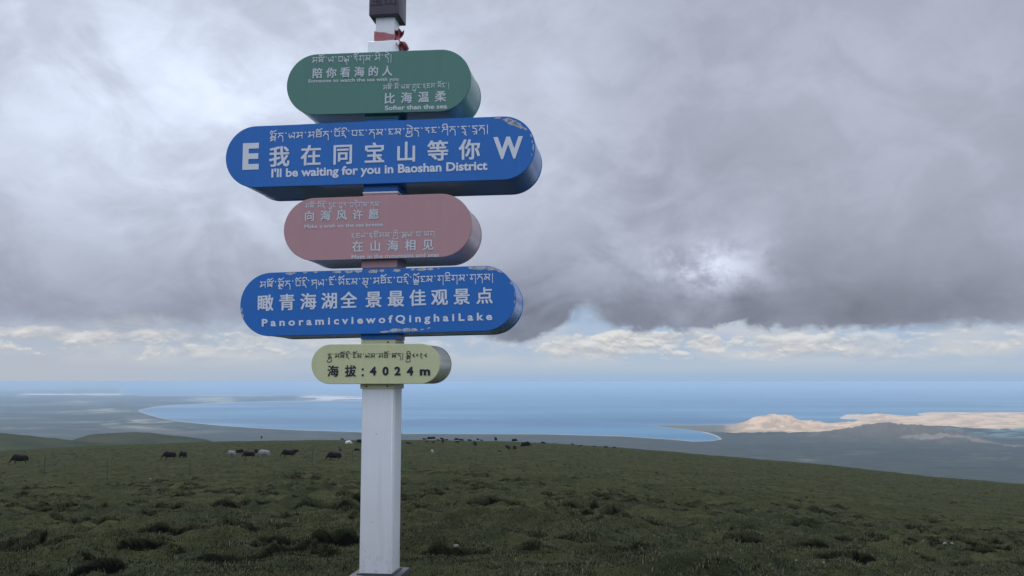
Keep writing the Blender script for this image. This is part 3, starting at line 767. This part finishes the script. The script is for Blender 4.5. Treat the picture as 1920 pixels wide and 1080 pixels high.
bb = make_board('upper blue sign board', Board(-0.1285, 0.0017, 2.4072, 0.4833, -0.0164, 1.7243, 0.1907, 0.5491), M_blue, M_bluerim,
    [(952, 225, 11, 4, -.15), (962, 230, 13, 5.5, -.35), (972, 235, 11, 5, -.55), (934, 221.5, 7, 1.5, .05), (985, 242, 5, 2, -.6), (996, 254, 2.2, 4, .1), (1000, 277, 1.8, 7, 0), (998, 266, 1.2, 3, .1), (997, 290, 1, 3, -.1)])
tib(bb, 'sa+ma+o na . la ma . ma tha+o na . pa+o a+i . pa nga . na sa . nga sa . kha+sub_ya+e da . ra nga . sha+i na . ta+u . da+sub_ra na |',
    (507, 251), (916, 235.5), 10.2, M_light)
han_row(bb, '我在同宝山等你', (524, 294.3), (880.7, 281.2), 37.5, M_light)
latin(bb, "I'll be waiting for you in Baoshan District", (509, 333), (914, 318.5), 16.2, M_light, 0.03)
latin(bb, 'E', (454.5, 318.8), (485.2, 317.8), 50, M_light, 0.035)
latin(bb, 'W', (925.2, 298.8), (980.8, 296.8), 41.5, M_light, 0.035)

bp_ = make_board('pink rounded sign board', Board(-0.1137, 0.0108, 1.4461, 0.4793, -0.0117, 1.1497, 0.1904, 0.5027), M_pink, M_pinkrim,
    [(880, 447, 1.2, 3, -.3)])
tib(bp_, 'ma tsa+o . ma+o a+i . ra+la+u nga . ba+u ra . ba ta+e ga sa . na sa .', (573, 382.3), (714.8, 379), 8, M_lightp)
han_row(bp_, '向海风许愿', (580.4, 405.8), (701.3, 402), 18.8, M_lightp)
latin(bp_, 'Make a wish on the sea breeze', (571, 428.3), (718.4, 424.2), 6.9, M_lightp, 0.018)
tib(bp_, 'a ja la . a dza+o ma sa . ka+sub_ya+i . sa+ka la . ba . ya ga', (659.2, 438.5), (814.2, 434.4), 8, M_lightp)
han_row(bp_, '在山海相见', (671, 462.5), (802.7, 459.4), 20.2, M_lightp)
latin(bp_, 'Meet in the mountains and seas', (659.2, 485.6), (823.4, 481.5), 7.6, M_lightp, 0.018)

b2 = make_board('lower blue sign board', Board(-0.1149, 0.0172, 2.1014, 0.4826, -0.0109, 0.592, 0.1905, 0.5244), M_blue, M_bluerim,
    [(545, 512.5, 13, 2.6, .03), (572, 511, 5, 2, .03), (592, 510.5, 4, 1.6, .03), (633, 509.7, 9, 3, .03), (655, 509, 9, 3.4, .03), (672, 508.4, 9, 3.4, .03), (700, 508.8, 11, 4.2, .03), (716, 507.6, 5, 3, .03),
     (744, 507, 8, 3.2, .03), (774, 504.8, 4.5, 2.8, .03), (790, 505, 10, 3.6, .03), (807, 504.5, 7, 3, .03), (822, 503.5, 3, 1.3, .4), (884, 502, 8, 3, .03), (900, 502.5, 15, 3.8, .03), (922, 503.5, 13, 4.2, -.1), (936, 508.5, 7, 2, -.4),
     (960, 532, 5, 2.2, -.8), (966, 552, 1.6, 6, .15), (965, 566, 1.1, 3.5, 0), (964, 578, 1, 3, 0), (453.5, 582, 1.4, 5, 0), (455.5, 592, 1.6, 5, .2),
     (722, 622, 10, 2.0, .05), (742, 619.8, 13, 3.8, .04), (762, 618.4, 11, 3.8, .04), (776, 618.3, 8, 3.6, .04), (792, 617.6, 4, 1.2, .1), (804, 615.2, 4, 1.4, .2)])
tib(b2, 'ma tsa+o . sa+nga+o na . pa+o a+i . zha la . nga+o . ya+o nga sa . sa+u . ma tha+o nga . ba a+i . la+ja+o nga sa . ga za+i ga sa . ga na sa |',
    (488, 529), (925.2, 514), 10.4, M_light)
HX = [228, 365, 500, 633, 755, 912, 1052, 1190, 1328, 1468, 1612]
han(b2, '瞰青海湖全景最佳观景点', [(430 + x / 3.368, 568.6 - (x - 228) / 1384 * 13.6) for x in HX], 30, M_light)
latin(b2, 'PanoramicviewofQinghaiLake', (491, 612.3), (923, 600.2), 14, M_light, 0.032, 1.55)

by = make_board('small yellow sign board', Board(-0.134, 0.0026, 0.9787, 0.2943, -0.0044, 0.1276, 0.19, 0.4293), M_yellow, M_yellowrim)
tib(by, 'ra+ga+sub_ya . ma tsa+o a+i . nga+o sa . la sa . ma tha+o . tsa da | _ sa+ma+sub_ya+i 4 0 2 4', (615, 663.6), (801, 662.9), 7.6, M_ink)
han(by, '海拔', [(624.7, 696.2), (657.3, 696.0)], 21, M_ink)
pc = []
for ch, x, w_, cp in (('4', 699.7, 12.2, 16.6), ('0', 723, 11.6, 16.6), ('2', 745.5, 11.6, 16.6), ('4', 768.8, 12.2, 16.6), ('m', 797, 19.6, 16.6)):
    pc += latin(by, ch, (x - w_ / 2, 704.1), (x + w_ / 2, 704.0), cp, M_ink, 0.045, ret=True)
for yy in (692.5, 703.6): 
    c = by.loc(680.3, yy); k_ = by.scale_at(680, 700) * 1.9
    pc.append(([(c.x - k_, c.y - k_), (c.x + k_, c.y - k_), (c.x + k_, c.y + k_), (c.x - k_, c.y + k_)], [(0, 1, 2, 3)]))
add_letters(by, pc, M_ink)

# sleeves that clamp each board to the post
def collar(z0, z1, mat, grow=0.011, bolts=()):
    bm = bmesh.new(); w_ = PW + 2 * grow
    add_box(bm, (0, 0, 1.40 + (z0 + z1) / 2), (w_, w_, z1 - z0), 0.002, 1)
    o = bm_link('collar', bm, mat, sign, 40)
    for bx, sd in bolts:
        bm = bmesh.new()
        bmesh.ops.create_cone(bm, cap_ends=True, segments=10, radius1=0.007, radius2=0.006, depth=0.006, matrix=Matrix.Translation((bx, -w_ / 2 - 0.003, 1.40 + (z0 + z1) / 2)) @ Matrix.Rotation(math.pi / 2, 4, 'X'))
        bm_link('bolt', bm, M_bolt, o, 40)
def zrow(y): return float((540 - y) / F_PX)
def z_of(y):                                     # height above eye level of a photo row, at the post front
    a_ = PITCH + math.atan((540 - y) / F_PX); return math.tan(a_) * 6.78
collar(z_of(729), -0.0185, M_yellow, 0.011, ((-0.085, 0), (0.075, 0)))
collar(0.274, z_of(637.5), M_yellow, 0.010, ((0.075, 0),))
collar(z_of(636.5), 0.353, M_blue, 0.013)
collar(0.82, 0.845, M_blue, 0.010)
collar(0.850, 0.918, M_pink, 0.016)
collar(1.38, 1.418, M_pink, 0.012)
collar(1.420, 1.434, M_white, 0.016)
collar(1.437, 1.49, M_blue, 0.012)
collar(1.955, 2.0, M_blue, 0.010); collar(2.002, 2.04, M_green, 0.012)
# worn relief characters on the cap box
capf = Board(PYAW, 0, 0.238, 0.3, 0, 2.832 + 0.25, 0.119, 0.1); capf.obj = cap
pcs = []
for ch, cx_ in (('宝', -0.055), ('山', 0.055)):
    co, ff = text_mesh(ch, 0.02)
    pcs.append(([(cx_ + (p[0] - REF_C[0]) * 0.10 / REF_H, 0.125 + 1.40 + 2.832 + (p[1] - REF_C[1]) * 0.10 / REF_H) for p in co], ff))
o = add_letters(capf, pcs, M_capmark, 0.119 + 0.002)

# ------------------------------------------------------------------ cloth tied round the neck of the post
def cloth_nodes(t, b):
    n = noise(t, objco(t), 60.0, 4, 0.6); n2 = noise(t, objco(t), 9.0, 3, 0.5)
    t.links.new(scalec(t, (0.37, 0.14, 0.155), 0.55 + n * 0.5 + n2 * 0.4).k, b.inputs['Base Color'])
M_cloth = material('faded_red_cloth', (0.3, 0.11, 0.12), 0.9, 0.1, build=cloth_nodes)
bm = bmesh.new()
h = 0.075; per = []
NS = 14
for (ax, ay), (bx, by_) in zip([(-h, -h), (h, -h), (h, h), (-h, h)], [(h, -h), (h, h), (-h, h), (-h, -h)]):
    for i in range(NS): per.append((ax + (bx - ax) * i / NS, ay + (by_ - ay) * i / NS))
rowsn = 9; grid = []
for i, (x, y) in enumerate(per):
    s_ = i / NS
    if s_ <= 1: zc, hh = 0.052 - 0.010 * s_, 0.040 - 0.024 * s_ ** 1.5
    elif s_ <= 2: zc, hh = 0.042 - 0.012 * (s_ - 1), 0.016
    elif s_ <= 3: zc, hh = 0.030 + 0.01 * (s_ - 2), 0.016 + 0.02 * (s_ - 2)
    else: zc, hh = 0.040 + 0.012 * (s_ - 3), 0.036 + 0.004 * (s_ - 3)
    l = math.hypot(x, y); col_ = []
    for j in range(rowsn):
        f = j / (rowsn - 1) * 2 - 1
        off = 0.005 + 0.004 * abs(math.sin(j * 1.5 + 0.35 * s_ + 0.6 * math.sin(2.5 * s_))) + 0.002 * math.cos(f * 1.5)
        m_ = max(abs(x), abs(y)); k_ = (m_ + off) / m_
        col_.append(bm.verts.new((x * k_, y * k_, zc + f * hh + 0.002 * math.sin(i * 0.9 + j))))
    grid.append(col_)
n = len(grid)
for i in range(n):
    for j in range(rowsn - 1):
        bm.faces.new((grid[i][j], grid[(i + 1) % n][j], grid[(i + 1) % n][j + 1], grid[i][j + 1]))
scarf = bm_link('tied_cloth', bm, M_cloth, None, 60)
scarf.location = (PX, PY, BASE_Z + zt); scarf.rotation_euler = (0, 0, PYAW)
set_props(scarf, 'faded red cloth knotted around the narrow neck of the white signpost', 'cloth')
def crumple(name, base, tip, w0, w1, seed, folds=3, curl=0.0):
    """a gathered tail of cloth: narrow at the knot, spreading, pleated"""
    bm = bmesh.new(); rnd = random.Random(seed); base, tip = Vector(base), Vector(tip); ax = tip - base
    side = ax.cross(Vector((0.25, -1, 0.1))).normalized(); out = side.cross(ax).normalized(); G = []
    for i in range(9):
        t = i / 8; w_ = w0 + (w1 - w0) * math.sin(t * 1.9) ; rowv = []
        for j in range(15):
            s_ = j / 14 * 2 - 1
            p = base + ax * t + side * (s_ * w_ / 2 + curl * t * t) + out * (0.35 * w_ * math.sin(s_ * math.pi * folds / 2 + seed) * (0.5 + 0.5 * t)) + out * (0.02 * math.sin(t * 5 + seed))
            p += ax * (0.12 * math.sin(s_ * 5 + seed) * t * (1 if i == 8 else 0.6)); rowv.append(bm.verts.new(p))
        G.append(rowv)
    for i in range(8):
        for j in range(14): bm.faces.new((G[i][j], G[i + 1][j], G[i + 1][j + 1], G[i][j + 1]))
    return bm_link(name, bm, M_cloth, scarf, 70)
KX, KY = 0.100, -0.045
bm = bmesh.new(); r = bmesh.ops.create_icosphere(bm, subdivisions=3, radius=0.017)
for v in r['verts']:
    c_ = v.co.copy(); v.co *= 1 + 0.22 * math.sin(c_.x * 190 + c_.z * 120) * math.cos(c_.y * 160 + c_.z * 80)
    v.co.z *= 0.8; v.co += Vector((KX - 0.006, KY, 0.024))
bm_link('knot', bm, M_cloth, scarf, 80)
crumple('tail', (KX, KY, 0.030), (KX + 0.016, KY - 0.02, 0.100), 0.020, 0.075, 2, 4)
crumple('tail', (KX, KY - 0.01, 0.022), (KX + 0.062, KY - 0.03, -0.075), 0.020, 0.078, 5, 3, 0.0)
crumple('tail', (KX + 0.004, KY - 0.03, 0.022), (KX + 0.045, KY - 0.105, -0.060), 0.020, 0.060, 9, 3)

# ------------------------------------------------------------------ animals
def loft_mesh(name, rings, legs, extras=(), voxel=0.035):
    """body rings (x, z, half width, up, down) + leg chains -> one closed skin"""
    bm = bmesh.new(); seg = 16; G = []
    for (x, z, hw, up, dn) in rings:
        G.append([bm.verts.new((x, hw * math.cos(2 * math.pi * k_ / seg), z + (up if math.sin(2 * math.pi * k_ / seg) > 0 else dn) * math.sin(2 * math.pi * k_ / seg))) for k_ in range(seg)])
    for A, B in zip(G, G[1:]):
        for k_ in range(seg): bm.faces.new((A[k_], A[(k_ + 1) % seg], B[(k_ + 1) % seg], B[k_]))
    bm.faces.new(G[0]); bm.faces.new(G[-1][::-1])
    for ch in list(legs) + list(extras):         # chains of (x, y, z, radius)
        R = []
        for i, (x, y, z, r_) in enumerate(ch):
            d = Vector(ch[min(i + 1, len(ch) - 1)][:3]) - Vector(ch[max(i - 1, 0)][:3]); q = d.to_track_quat('Z', 'X')
            R.append([bm.verts.new(Vector((x, y, z)) + q @ Vector((r_ * math.cos(2 * math.pi * k_ / 8), r_ * math.sin(2 * math.pi * k_ / 8), 0))) for k_ in range(8)])
        for A, B in zip(R, R[1:]):
            for k_ in range(8): bm.faces.new((A[k_], A[(k_ + 1) % 8], B[(k_ + 1) % 8], B[k_]))
        bm.faces.new(R[0][::-1]); bm.faces.new(R[-1])
    bmesh.ops.recalc_face_normals(bm, faces=bm.faces[:])
    me = bpy.data.meshes.new(name); bm.to_mesh(me); bm.free()
    o = bpy.data.objects.new(name, me); COL.objects.link(o)
    md = o.modifiers.new('skin', 'REMESH'); md.mode = 'VOXEL'; md.voxel_size = voxel; md.use_smooth_shade = True
    sm = o.modifiers.new('soft', 'SMOOTH'); sm.factor = 0.5; sm.iterations = 2
    dg = bpy.context.evaluated_depsgraph_get()
    m2 = bpy.data.meshes.new_from_object(o.evaluated_get(dg), depsgraph=dg); m2.name = name
    bpy.data.objects.remove(o); bpy.data.meshes.remove(me)
    for p in m2.polygons: p.use_smooth = True
    return m2
def leg4(xf, xr, y, top):
    L = []
    for s_ in (-1, 1):
        L.append([(xf, s_ * y, top, .12), (xf - .02, s_ * y, .42, .075), (xf + .01, s_ * y, .2, .05), (xf - .02, s_ * y, .0, .06)])
        L.append([(xr, s_ * y, top + .05, .15), (xr + .06, s_ * y, .5, .10), (xr + .16, s_ * y, .33, .06), (xr + .12, s_ * y, .0, .06)])
    return L
# head towards -x.  yak: humped shoulders, long skirt of hair, bushy tail
yak_graze = loft_mesh('yak', [(-1.28, .16, .07, .07, .07), (-1.20, .27, .11, .12, .10), (-1.08, .48, .14, .17, .16), (-.93, .74, .17, .22, .26), (-.72, .95, .24, .30, .45),
    (-.42, 1.03, .31, .36, .62), (-.05, 1.0, .33, .30, .62), (.35, .98, .33, .27, .58), (.68, .97, .29, .26, .55), (.88, .92, .18, .20, .45)],
    leg4(-.48, .58, .2, .62), [[(.88, 0, 1.05, .05), (1.0, 0, .85, .07), (1.02, 0, .55, .11), (1.0, 0, .32, .05)],
    [(-1.06, .1, .6, .04), (-1.1, .27, .66, .035), (-1.18, .33, .80, .015)], [(-1.06, -.1, .6, .04), (-1.1, -.27, .66, .035), (-1.18, -.33, .80, .015)]])
yak_stand = loft_mesh('yak', [(-1.42, .86, .07, .07, .08), (-1.33, .95, .11, .11, .13), (-1.18, 1.05, .14, .16, .20), (-.95, 1.06, .18, .22, .36), (-.72, 1.06, .25, .30, .50),
    (-.42, 1.05, .31, .36, .62), (-.05, 1.0, .33, .30, .62), (.35, .98, .33, .27, .58), (.68, .97, .29, .26, .55), (.88, .92, .18, .20, .45)],
    leg4(-.48, .58, .2, .62), [[(.88, 0, 1.05, .05), (1.0, 0, .85, .07), (1.02, 0, .55, .11), (1.0, 0, .32, .05)],
    [(-1.17, .1, 1.15, .04), (-1.18, .28, 1.2, .035), (-1.22, .33, 1.38, .015)], [(-1.17, -.1, 1.15, .04), (-1.18, -.28, 1.2, .035), (-1.22, -.33, 1.38, .015)]])
yak_lie = loft_mesh('yak', [(-1.32, .50, .07, .07, .08), (-1.22, .58, .11, .11, .13), (-1.05, .62, .15, .16, .24), (-.8, .55, .25, .26, .5), (-.45, .52, .36, .34, .52),
    (-.05, .48, .40, .28, .48), (.4, .46, .40, .25, .46), (.75, .40, .30, .2, .4), (.92, .32, .16, .12, .3)],
    [[(-.5, .25, .3, .1), (-.8, .3, .12, .08), (-.98, .28, .07, .05)], [(.5, .3, .3, .15), (.2, .42, .12, .1), (-.02, .42, .07, .05)]],
    [[(.9, 0, .35, .05), (1.1, .1, .12, .07), (1.2, .2, .06, .04)], [(-1.05, .1, .72, .04), (-1.06, .28, .78, .035), (-1.1, .33, .94, .015)], [(-1.05, -.1, .72, .04), (-1.06, -.28, .78, .035), (-1.1, -.33, .94, .015)]])
def fur(name, a, b_, sc=2.0, thr=None):
    def nodes(t, bs):
        n = noise(t, objco(t), sc, 4, 0.6)
        f = n.smooth(*(thr or (0.3, 0.7)))
        t.links.new(mixc(t, f, a, b_).k, bs.inputs['Base Color'])
    return material(name, a, 0.8, 0.2, build=nodes)
F_black = fur('black_fur', (0.008, 0.009, 0.014), (0.018, 0.017, 0.020), 6)
F_brown = fur('brown_fur', (0.012, 0.010, 0.011), (0.022, 0.018, 0.017), 4)
F_white = fur('white_fur', (0.29, 0.29, 0.28), (0.13, 0.125, 0.12), 5)
F_pied = fur('pied_fur', (0.66, 0.65, 0.62), (0.02, 0.018, 0.02), 1.4, (0.50, 0.54))
_kinds = {}
def beast(mesh, furm, x, y, length_px, heading, label, group, dist=None, lift=0.0):
    """stands on the meadow where the sight line of column x, row y meets it; heading: 0 looks left, 90 away"""
    key = (id(mesh), furm.name)
    if key not in _kinds:
        m = mesh.copy(); m.materials.clear(); m.materials.append(furm); _kinds[key] = m
    a_, dr = px_az_drop(x, y); a_ = float(a_)
    if dist is None:
        ds = np.geomspace(20, 430, 1500); ang = drop_angle(np.full_like(ds, a_), ds)
        k_ = np.argmax(ang <= float(dr)); dist = ds[k_] if (ang <= float(dr)).any() else 425.0
    X_, Y_ = dist * math.sin(a_), dist * math.cos(a_); Z_ = float(ground([X_], [Y_])[0][0])
    o = bpy.data.objects.new('yak', _kinds[key]); COL.objects.link(o)
    L_ = length_px / F_PX * dist / 2.2
    o.scale = (L_, L_, L_); o.location = (X_, Y_, Z_ - 0.10 * L_ + lift); o.rotation_euler = (0, 0, rad(heading) * -1 - a_)
    set_props(o, label, 'yak', group)
    return o
G1, G2 = 'yaks grazing on the meadow left of the signpost', 'yaks on the meadow right of the signpost'
beast(yak_graze, F_brown, 36, 870.5, 27, 8, 'dark brown yak grazing alone near the left edge of the meadow', G1)
beast(yak_graze, F_black, 317, 865, 24, 15, 'black yak grazing side-on beside another seen from behind, left of the white yaks', G1)
beast(yak_graze, F_black, 343, 864, 24, 62, 'black yak seen from behind, beside a side-on grazing yak left of the white yaks', G1)
beast(yak_graze, F_white, 434, 858, 17, 25, 'smaller white yak, the left one of two white yaks grazing', G1)
beast(yak_graze, F_black, 449.5, 853, 15, 170, 'dark yak standing just behind the left white yak', G1)
beast(yak_graze, F_black, 466, 858.5, 22, 10, 'black yak grazing between the two white yaks', G1)
beast(yak_stand, F_black, 479.5, 852, 16, 80, 'black yak seen end-on just behind the right white yak', G1)
beast(yak_graze, F_white, 495, 858, 23, 12, 'larger white yak, the right one of two white yaks grazing', G1)
beast(yak_graze, F_black, 539, 860, 24, 14, 'black yak grazing in front of another black yak left of the lone one', G1)
beast(yak_stand, F_black, 549, 853, 18, 200, 'black yak partly hidden behind a black grazing yak', G1)
beast(yak_graze, F_black, 626, 863.5, 28, 12, 'lone large black yak grazing nearest the left side of the signpost', G1)
beast(yak_stand, F_black, 490, 829.5, 8, 80, 'tiny dark yak standing alone on the hill crest above the white yaks', G1, dist=425, lift=1.2)
beast(yak_stand, F_black, 641.5, 828, 6, 0, 'tiny dark yak on the crest left of the pied yak', G1, dist=430)
beast(yak_graze, F_pied, 653.5, 834, 13, 160, 'white yak with black patches on the crest left of the signpost', G1)
beast(yak_graze, F_black, 675, 833, 14, 0, 'black yak on the crest half hidden behind the signpost', G1)
beast(yak_stand, F_black, 638, 847.5, 12, 85, 'small black yak seen end-on below the pied yak', G1)
beast(yak_graze, F_black, 669, 847, 11, 0, 'small black yak grazing right beside the left edge of the white post', G1)
R = [(766, 836, 8, 'L', 0, 'small black yak lying closest to the right edge of the white post'),
     (796, 828, 7, 'L', 0, 'first black yak of the crest row right of the signpost, lying'),
     (805.5, 828, 9, 'G', 0, 'left of two black yaks standing close together on the crest'),
     (811.5, 828, 9, 'G', 180, 'right of two black yaks standing close together on the crest'),
     (800, 834.5, 6, 'L', 180, 'left of two tiny lying yaks just below the crest above the white yak'),
     (813, 835, 6, 'L', 0, 'right of two tiny lying yaks just below the crest above the white yak'),
     (822, 828.5, 6, 'L', 0, 'lying black yak on the crest, left neighbour of the tallest standing one'),
     (829, 828.5, 8, 'S', 35, 'tallest standing black yak of the left crest row'),
     (836.5, 828.8, 6, 'L', 180, 'lying black yak on the crest, right neighbour of the tallest standing one'),
     (830, 836, 11, 'S', 75, 'black yak seen end-on behind a fence post below the crest row'),
     (856, 829, 8, 'G', 0, 'black yak standing on the crest above a lying one in the middle of the row'),
     (865.5, 829, 8, 'L', 0, 'long low black yak lying at the right end of the middle crest row'),
     (857, 832.5, 8, 'L', 180, 'black yak lying just below a standing one in the middle of the crest row'),
     (881, 829.3, 7, 'L', 0, 'black yak lying alone on the crest between two groups'),
     (896, 829.5, 6, 'S', 45, 'left yak of a tiny pair on the crest above the end-on yak'),
     (903, 829.3, 5, 'L', 0, 'right yak of a tiny pair on the crest above the end-on yak'),
     (890.5, 838, 13, 'S', 70, 'black yak seen end-on beside the second fence post right of the signpost'),
     (929.5, 829.5, 12, 'S', 75, 'black yak standing out tallest against the grey plain on the crest'),
     (937.5, 848.5, 7, 'L', 0, 'small black yak lying below the group right of the white one'),
     (965, 832.5, 10, 'G', 180, 'black yak on the crest above the nearest group of four'),
     (951.5, 843.5, 12, 'S', 60, 'left yak of the overlapping pair in the nearest right-hand group'),
     (954.5, 846, 12, 'S', 100, 'front yak of the overlapping pair in the nearest right-hand group'),
     (965, 845.5, 14, 'G', 75, 'black yak seen from behind just right of the overlapping pair'),
     (986, 842, 17, 'G', 165, 'broad black yak at the right end of the nearest right-hand group'),
     (980.5, 840.5, 10, 'G', 40, 'black yak partly hidden behind the broad yak of the right-hand group'),
     (1019, 834, 8, 'L', 0, 'lone black yak lying on the crest to the right of all the groups'),
     (1074, 836.8, 5, 'L', 0, 'first of five far black specks of yaks along the falling crest'),
     (1088, 837.6, 6, 'L', 180, 'second of five far black specks of yaks along the falling crest'),
     (1115, 839, 6, 'L', 0, 'third of five far black specks of yaks along the falling crest'),
     (1136.5, 840, 7, 'L', 0, 'fourth of five far black specks of yaks along the falling crest'),
     (1151.5, 841, 6, 'L', 180, 'last of five far black specks of yaks along the falling crest')]
for x, y, l, kd, hd, lb in R:
    beast({'L': yak_lie, 'G': yak_graze, 'S': yak_stand}[kd], F_black, x, y, l * 1.1, hd, lb, G2, lift=0.55 if y < 837 else 0.15)
beast(yak_stand, F_white, 810.5, 853, 14, 78, 'only white yak right of the signpost, seen end-on', G2)

# ------------------------------------------------------------------ thin wire fence across the meadow
def fence_nodes(t, b):
    n = noise(t, objco(t), 8.0, 3, 0.6)
    t.links.new(mixc(t, n, (0.04, 0.045, 0.04), (0.07, 0.07, 0.065)).k, b.inputs['Base Color'])
M_fence = material('weathered_steel', (0.07, 0.07, 0.065), 0.7, 0.3, build=fence_nodes)
fence = empty('wire_fence', (0, 0, 0))
set_props(fence, 'sagging wire fence of thin weathered posts crossing the meadow before the yaks', 'fence')
fp = [(81, 901, 37), (201.5, 900, 34), (356, 892, 33), (585, 876, 26), (661.5, 870, 22), (745, 862, 18), (830, 853, 13), (890.5, 853, 15), (918.7, 852, 12)]
tops = []
first = True
for i, (x, y, hp) in enumerate(fp):
    a_, dr = px_az_drop(x, y); ds = np.geomspace(10, 400, 3000); ang = drop_angle(np.full_like(ds, float(a_)), ds)
    d_ = ds[np.argmax(ang <= float(dr))]; X_, Y_ = d_ * math.sin(a_), d_ * math.cos(a_); Z_ = float(ground([X_], [Y_])[0][0])
    H_ = hp / F_PX * d_
    bm = bmesh.new(); add_box(bm, (0, 0, H_ / 2 - 0.1), (0.045, 0.035, H_ + 0.2), 0.004, 1); add_box(bm, (0.012, 0.026, H_ / 2 - 0.1), (0.02, 0.022, H_ + 0.19), 0.003, 1)
    o = bm_link('post', bm, M_fence, fence, 40); o.location = (X_, Y_, Z_); o.rotation_euler = (rad(2 * math.sin(i * 5)), rad(2.5 * math.cos(i * 3)), i)
    tops.append((Vector((X_, Y_, Z_)), H_))
for f_ in (0.92, 0.62, 0.32):
    bm = bmesh.new()
    for (p, h0), (q, h1) in zip(tops, tops[1:]):
        A, B = p + Vector((0, 0, h0 * f_)), q + Vector((0, 0, h1 * f_)); prev = None
        for s_ in range(9):
            t = s_ / 8; c = A.lerp(B, t) - Vector((0, 0, 0.10 * math.sin(math.pi * t)))
            rg = [bm.verts.new(c + Vector((0, 0, 0.0022)) ), bm.verts.new(c + Vector((0.0018, -0.0018, -0.0012))), bm.verts.new(c + Vector((-0.0018, 0.0018, -0.0012)))]
            if prev:
                for k_ in range(3): bm.faces.new((prev[k_], prev[(k_ + 1) % 3], rg[(k_ + 1) % 3], rg[k_]))
            prev = rg
    bm_link('wire', bm, M_fence, fence)

# ------------------------------------------------------------------ pale stones in the turf
M_stone = fur('pale_stone', (0.10, 0.10, 0.095), (0.22, 0.215, 0.20), 12)
for i, (x, y, w_, lb) in enumerate([(855, 1029, 12, 'pale flat stone in the grass just right of the signpost foot'),
        (1772, 1023, 9, 'left of two close pale stones in the lower right of the meadow'), (1785, 1023, 7, 'right of two close pale stones in the lower right of the meadow'),
        (1493, 1056, 6, 'small pale stone left of another near the bottom right centre'), (1545, 1060, 8, 'small pale stone near the bottom edge below the dark hollow'),
        (282, 900, 6, 'lone pale stone in the grass behind the second fence post from the left')]):
    a_, dr = px_az_drop(x, y); ds = np.geomspace(5, 400, 4000); gg = CZ - ground(ds * math.sin(a_), ds * math.cos(a_))[0]
    d_ = ds[np.argmax(gg / ds <= float(dr))]; X_, Y_ = d_ * math.sin(a_), d_ * math.cos(a_); Z_ = float(ground([X_], [Y_])[0][0])
    bm = bmesh.new(); r = bmesh.ops.create_icosphere(bm, subdivisions=3, radius=0.5); rnd = random.Random(i)
    pl = [(Vector((rnd.uniform(-1, 1), rnd.uniform(-1, 1), rnd.uniform(-.4, 1))).normalized(), rnd.uniform(.28, .42)) for _ in range(9)]
    for v in r['verts']:
        for n_p, dd_ in pl:
            e_ = v.co.dot(n_p) - dd_
            if e_ > 0: v.co -= n_p * e_
    o = bm_link('stone', bm, M_stone, None, 30); s_ = 0.75 * w_ / F_PX * d_
    o.scale = (s_ * 1.2, s_ * 0.9, s_ * 0.8); o.location = (X_, Y_, Z_ + s_ * 0.12 + 0.02); o.rotation_euler = (0, 0, i * 1.3)
    set_props(o, lb, 'stone', 'pale stones in the meadow')

# ------------------------------------------------------------------ the air: one even box of haze
def haze_box():
    bm = bmesh.new(); top = CZ + 3.6; bot = LZ - 16.0
    add_box(bm, (0, 0, (top + bot) / 2), (620000, 620000, top - bot))
    m = bpy.data.materials.new('haze_air'); m.use_nodes = True; t = m.node_tree; t.nodes.clear()
    o_ = t.nodes.new('ShaderNodeOutputMaterial'); v_ = t.nodes.new('ShaderNodeVolumePrincipled')
    v_.inputs['Color'].default_value = (0.60, 0.77, 0.93, 1); v_.inputs['Density'].default_value = 1 / 42000.0; v_.inputs['Anisotropy'].default_value = 0.0
    t.links.new(v_.outputs[0], o_.inputs['Volume'])
    ob = bm_link('haze', bm, m, None)
    set_props(ob, 'pale blue haze over the lake and plain', 'haze', kind='stuff')
haze_box()
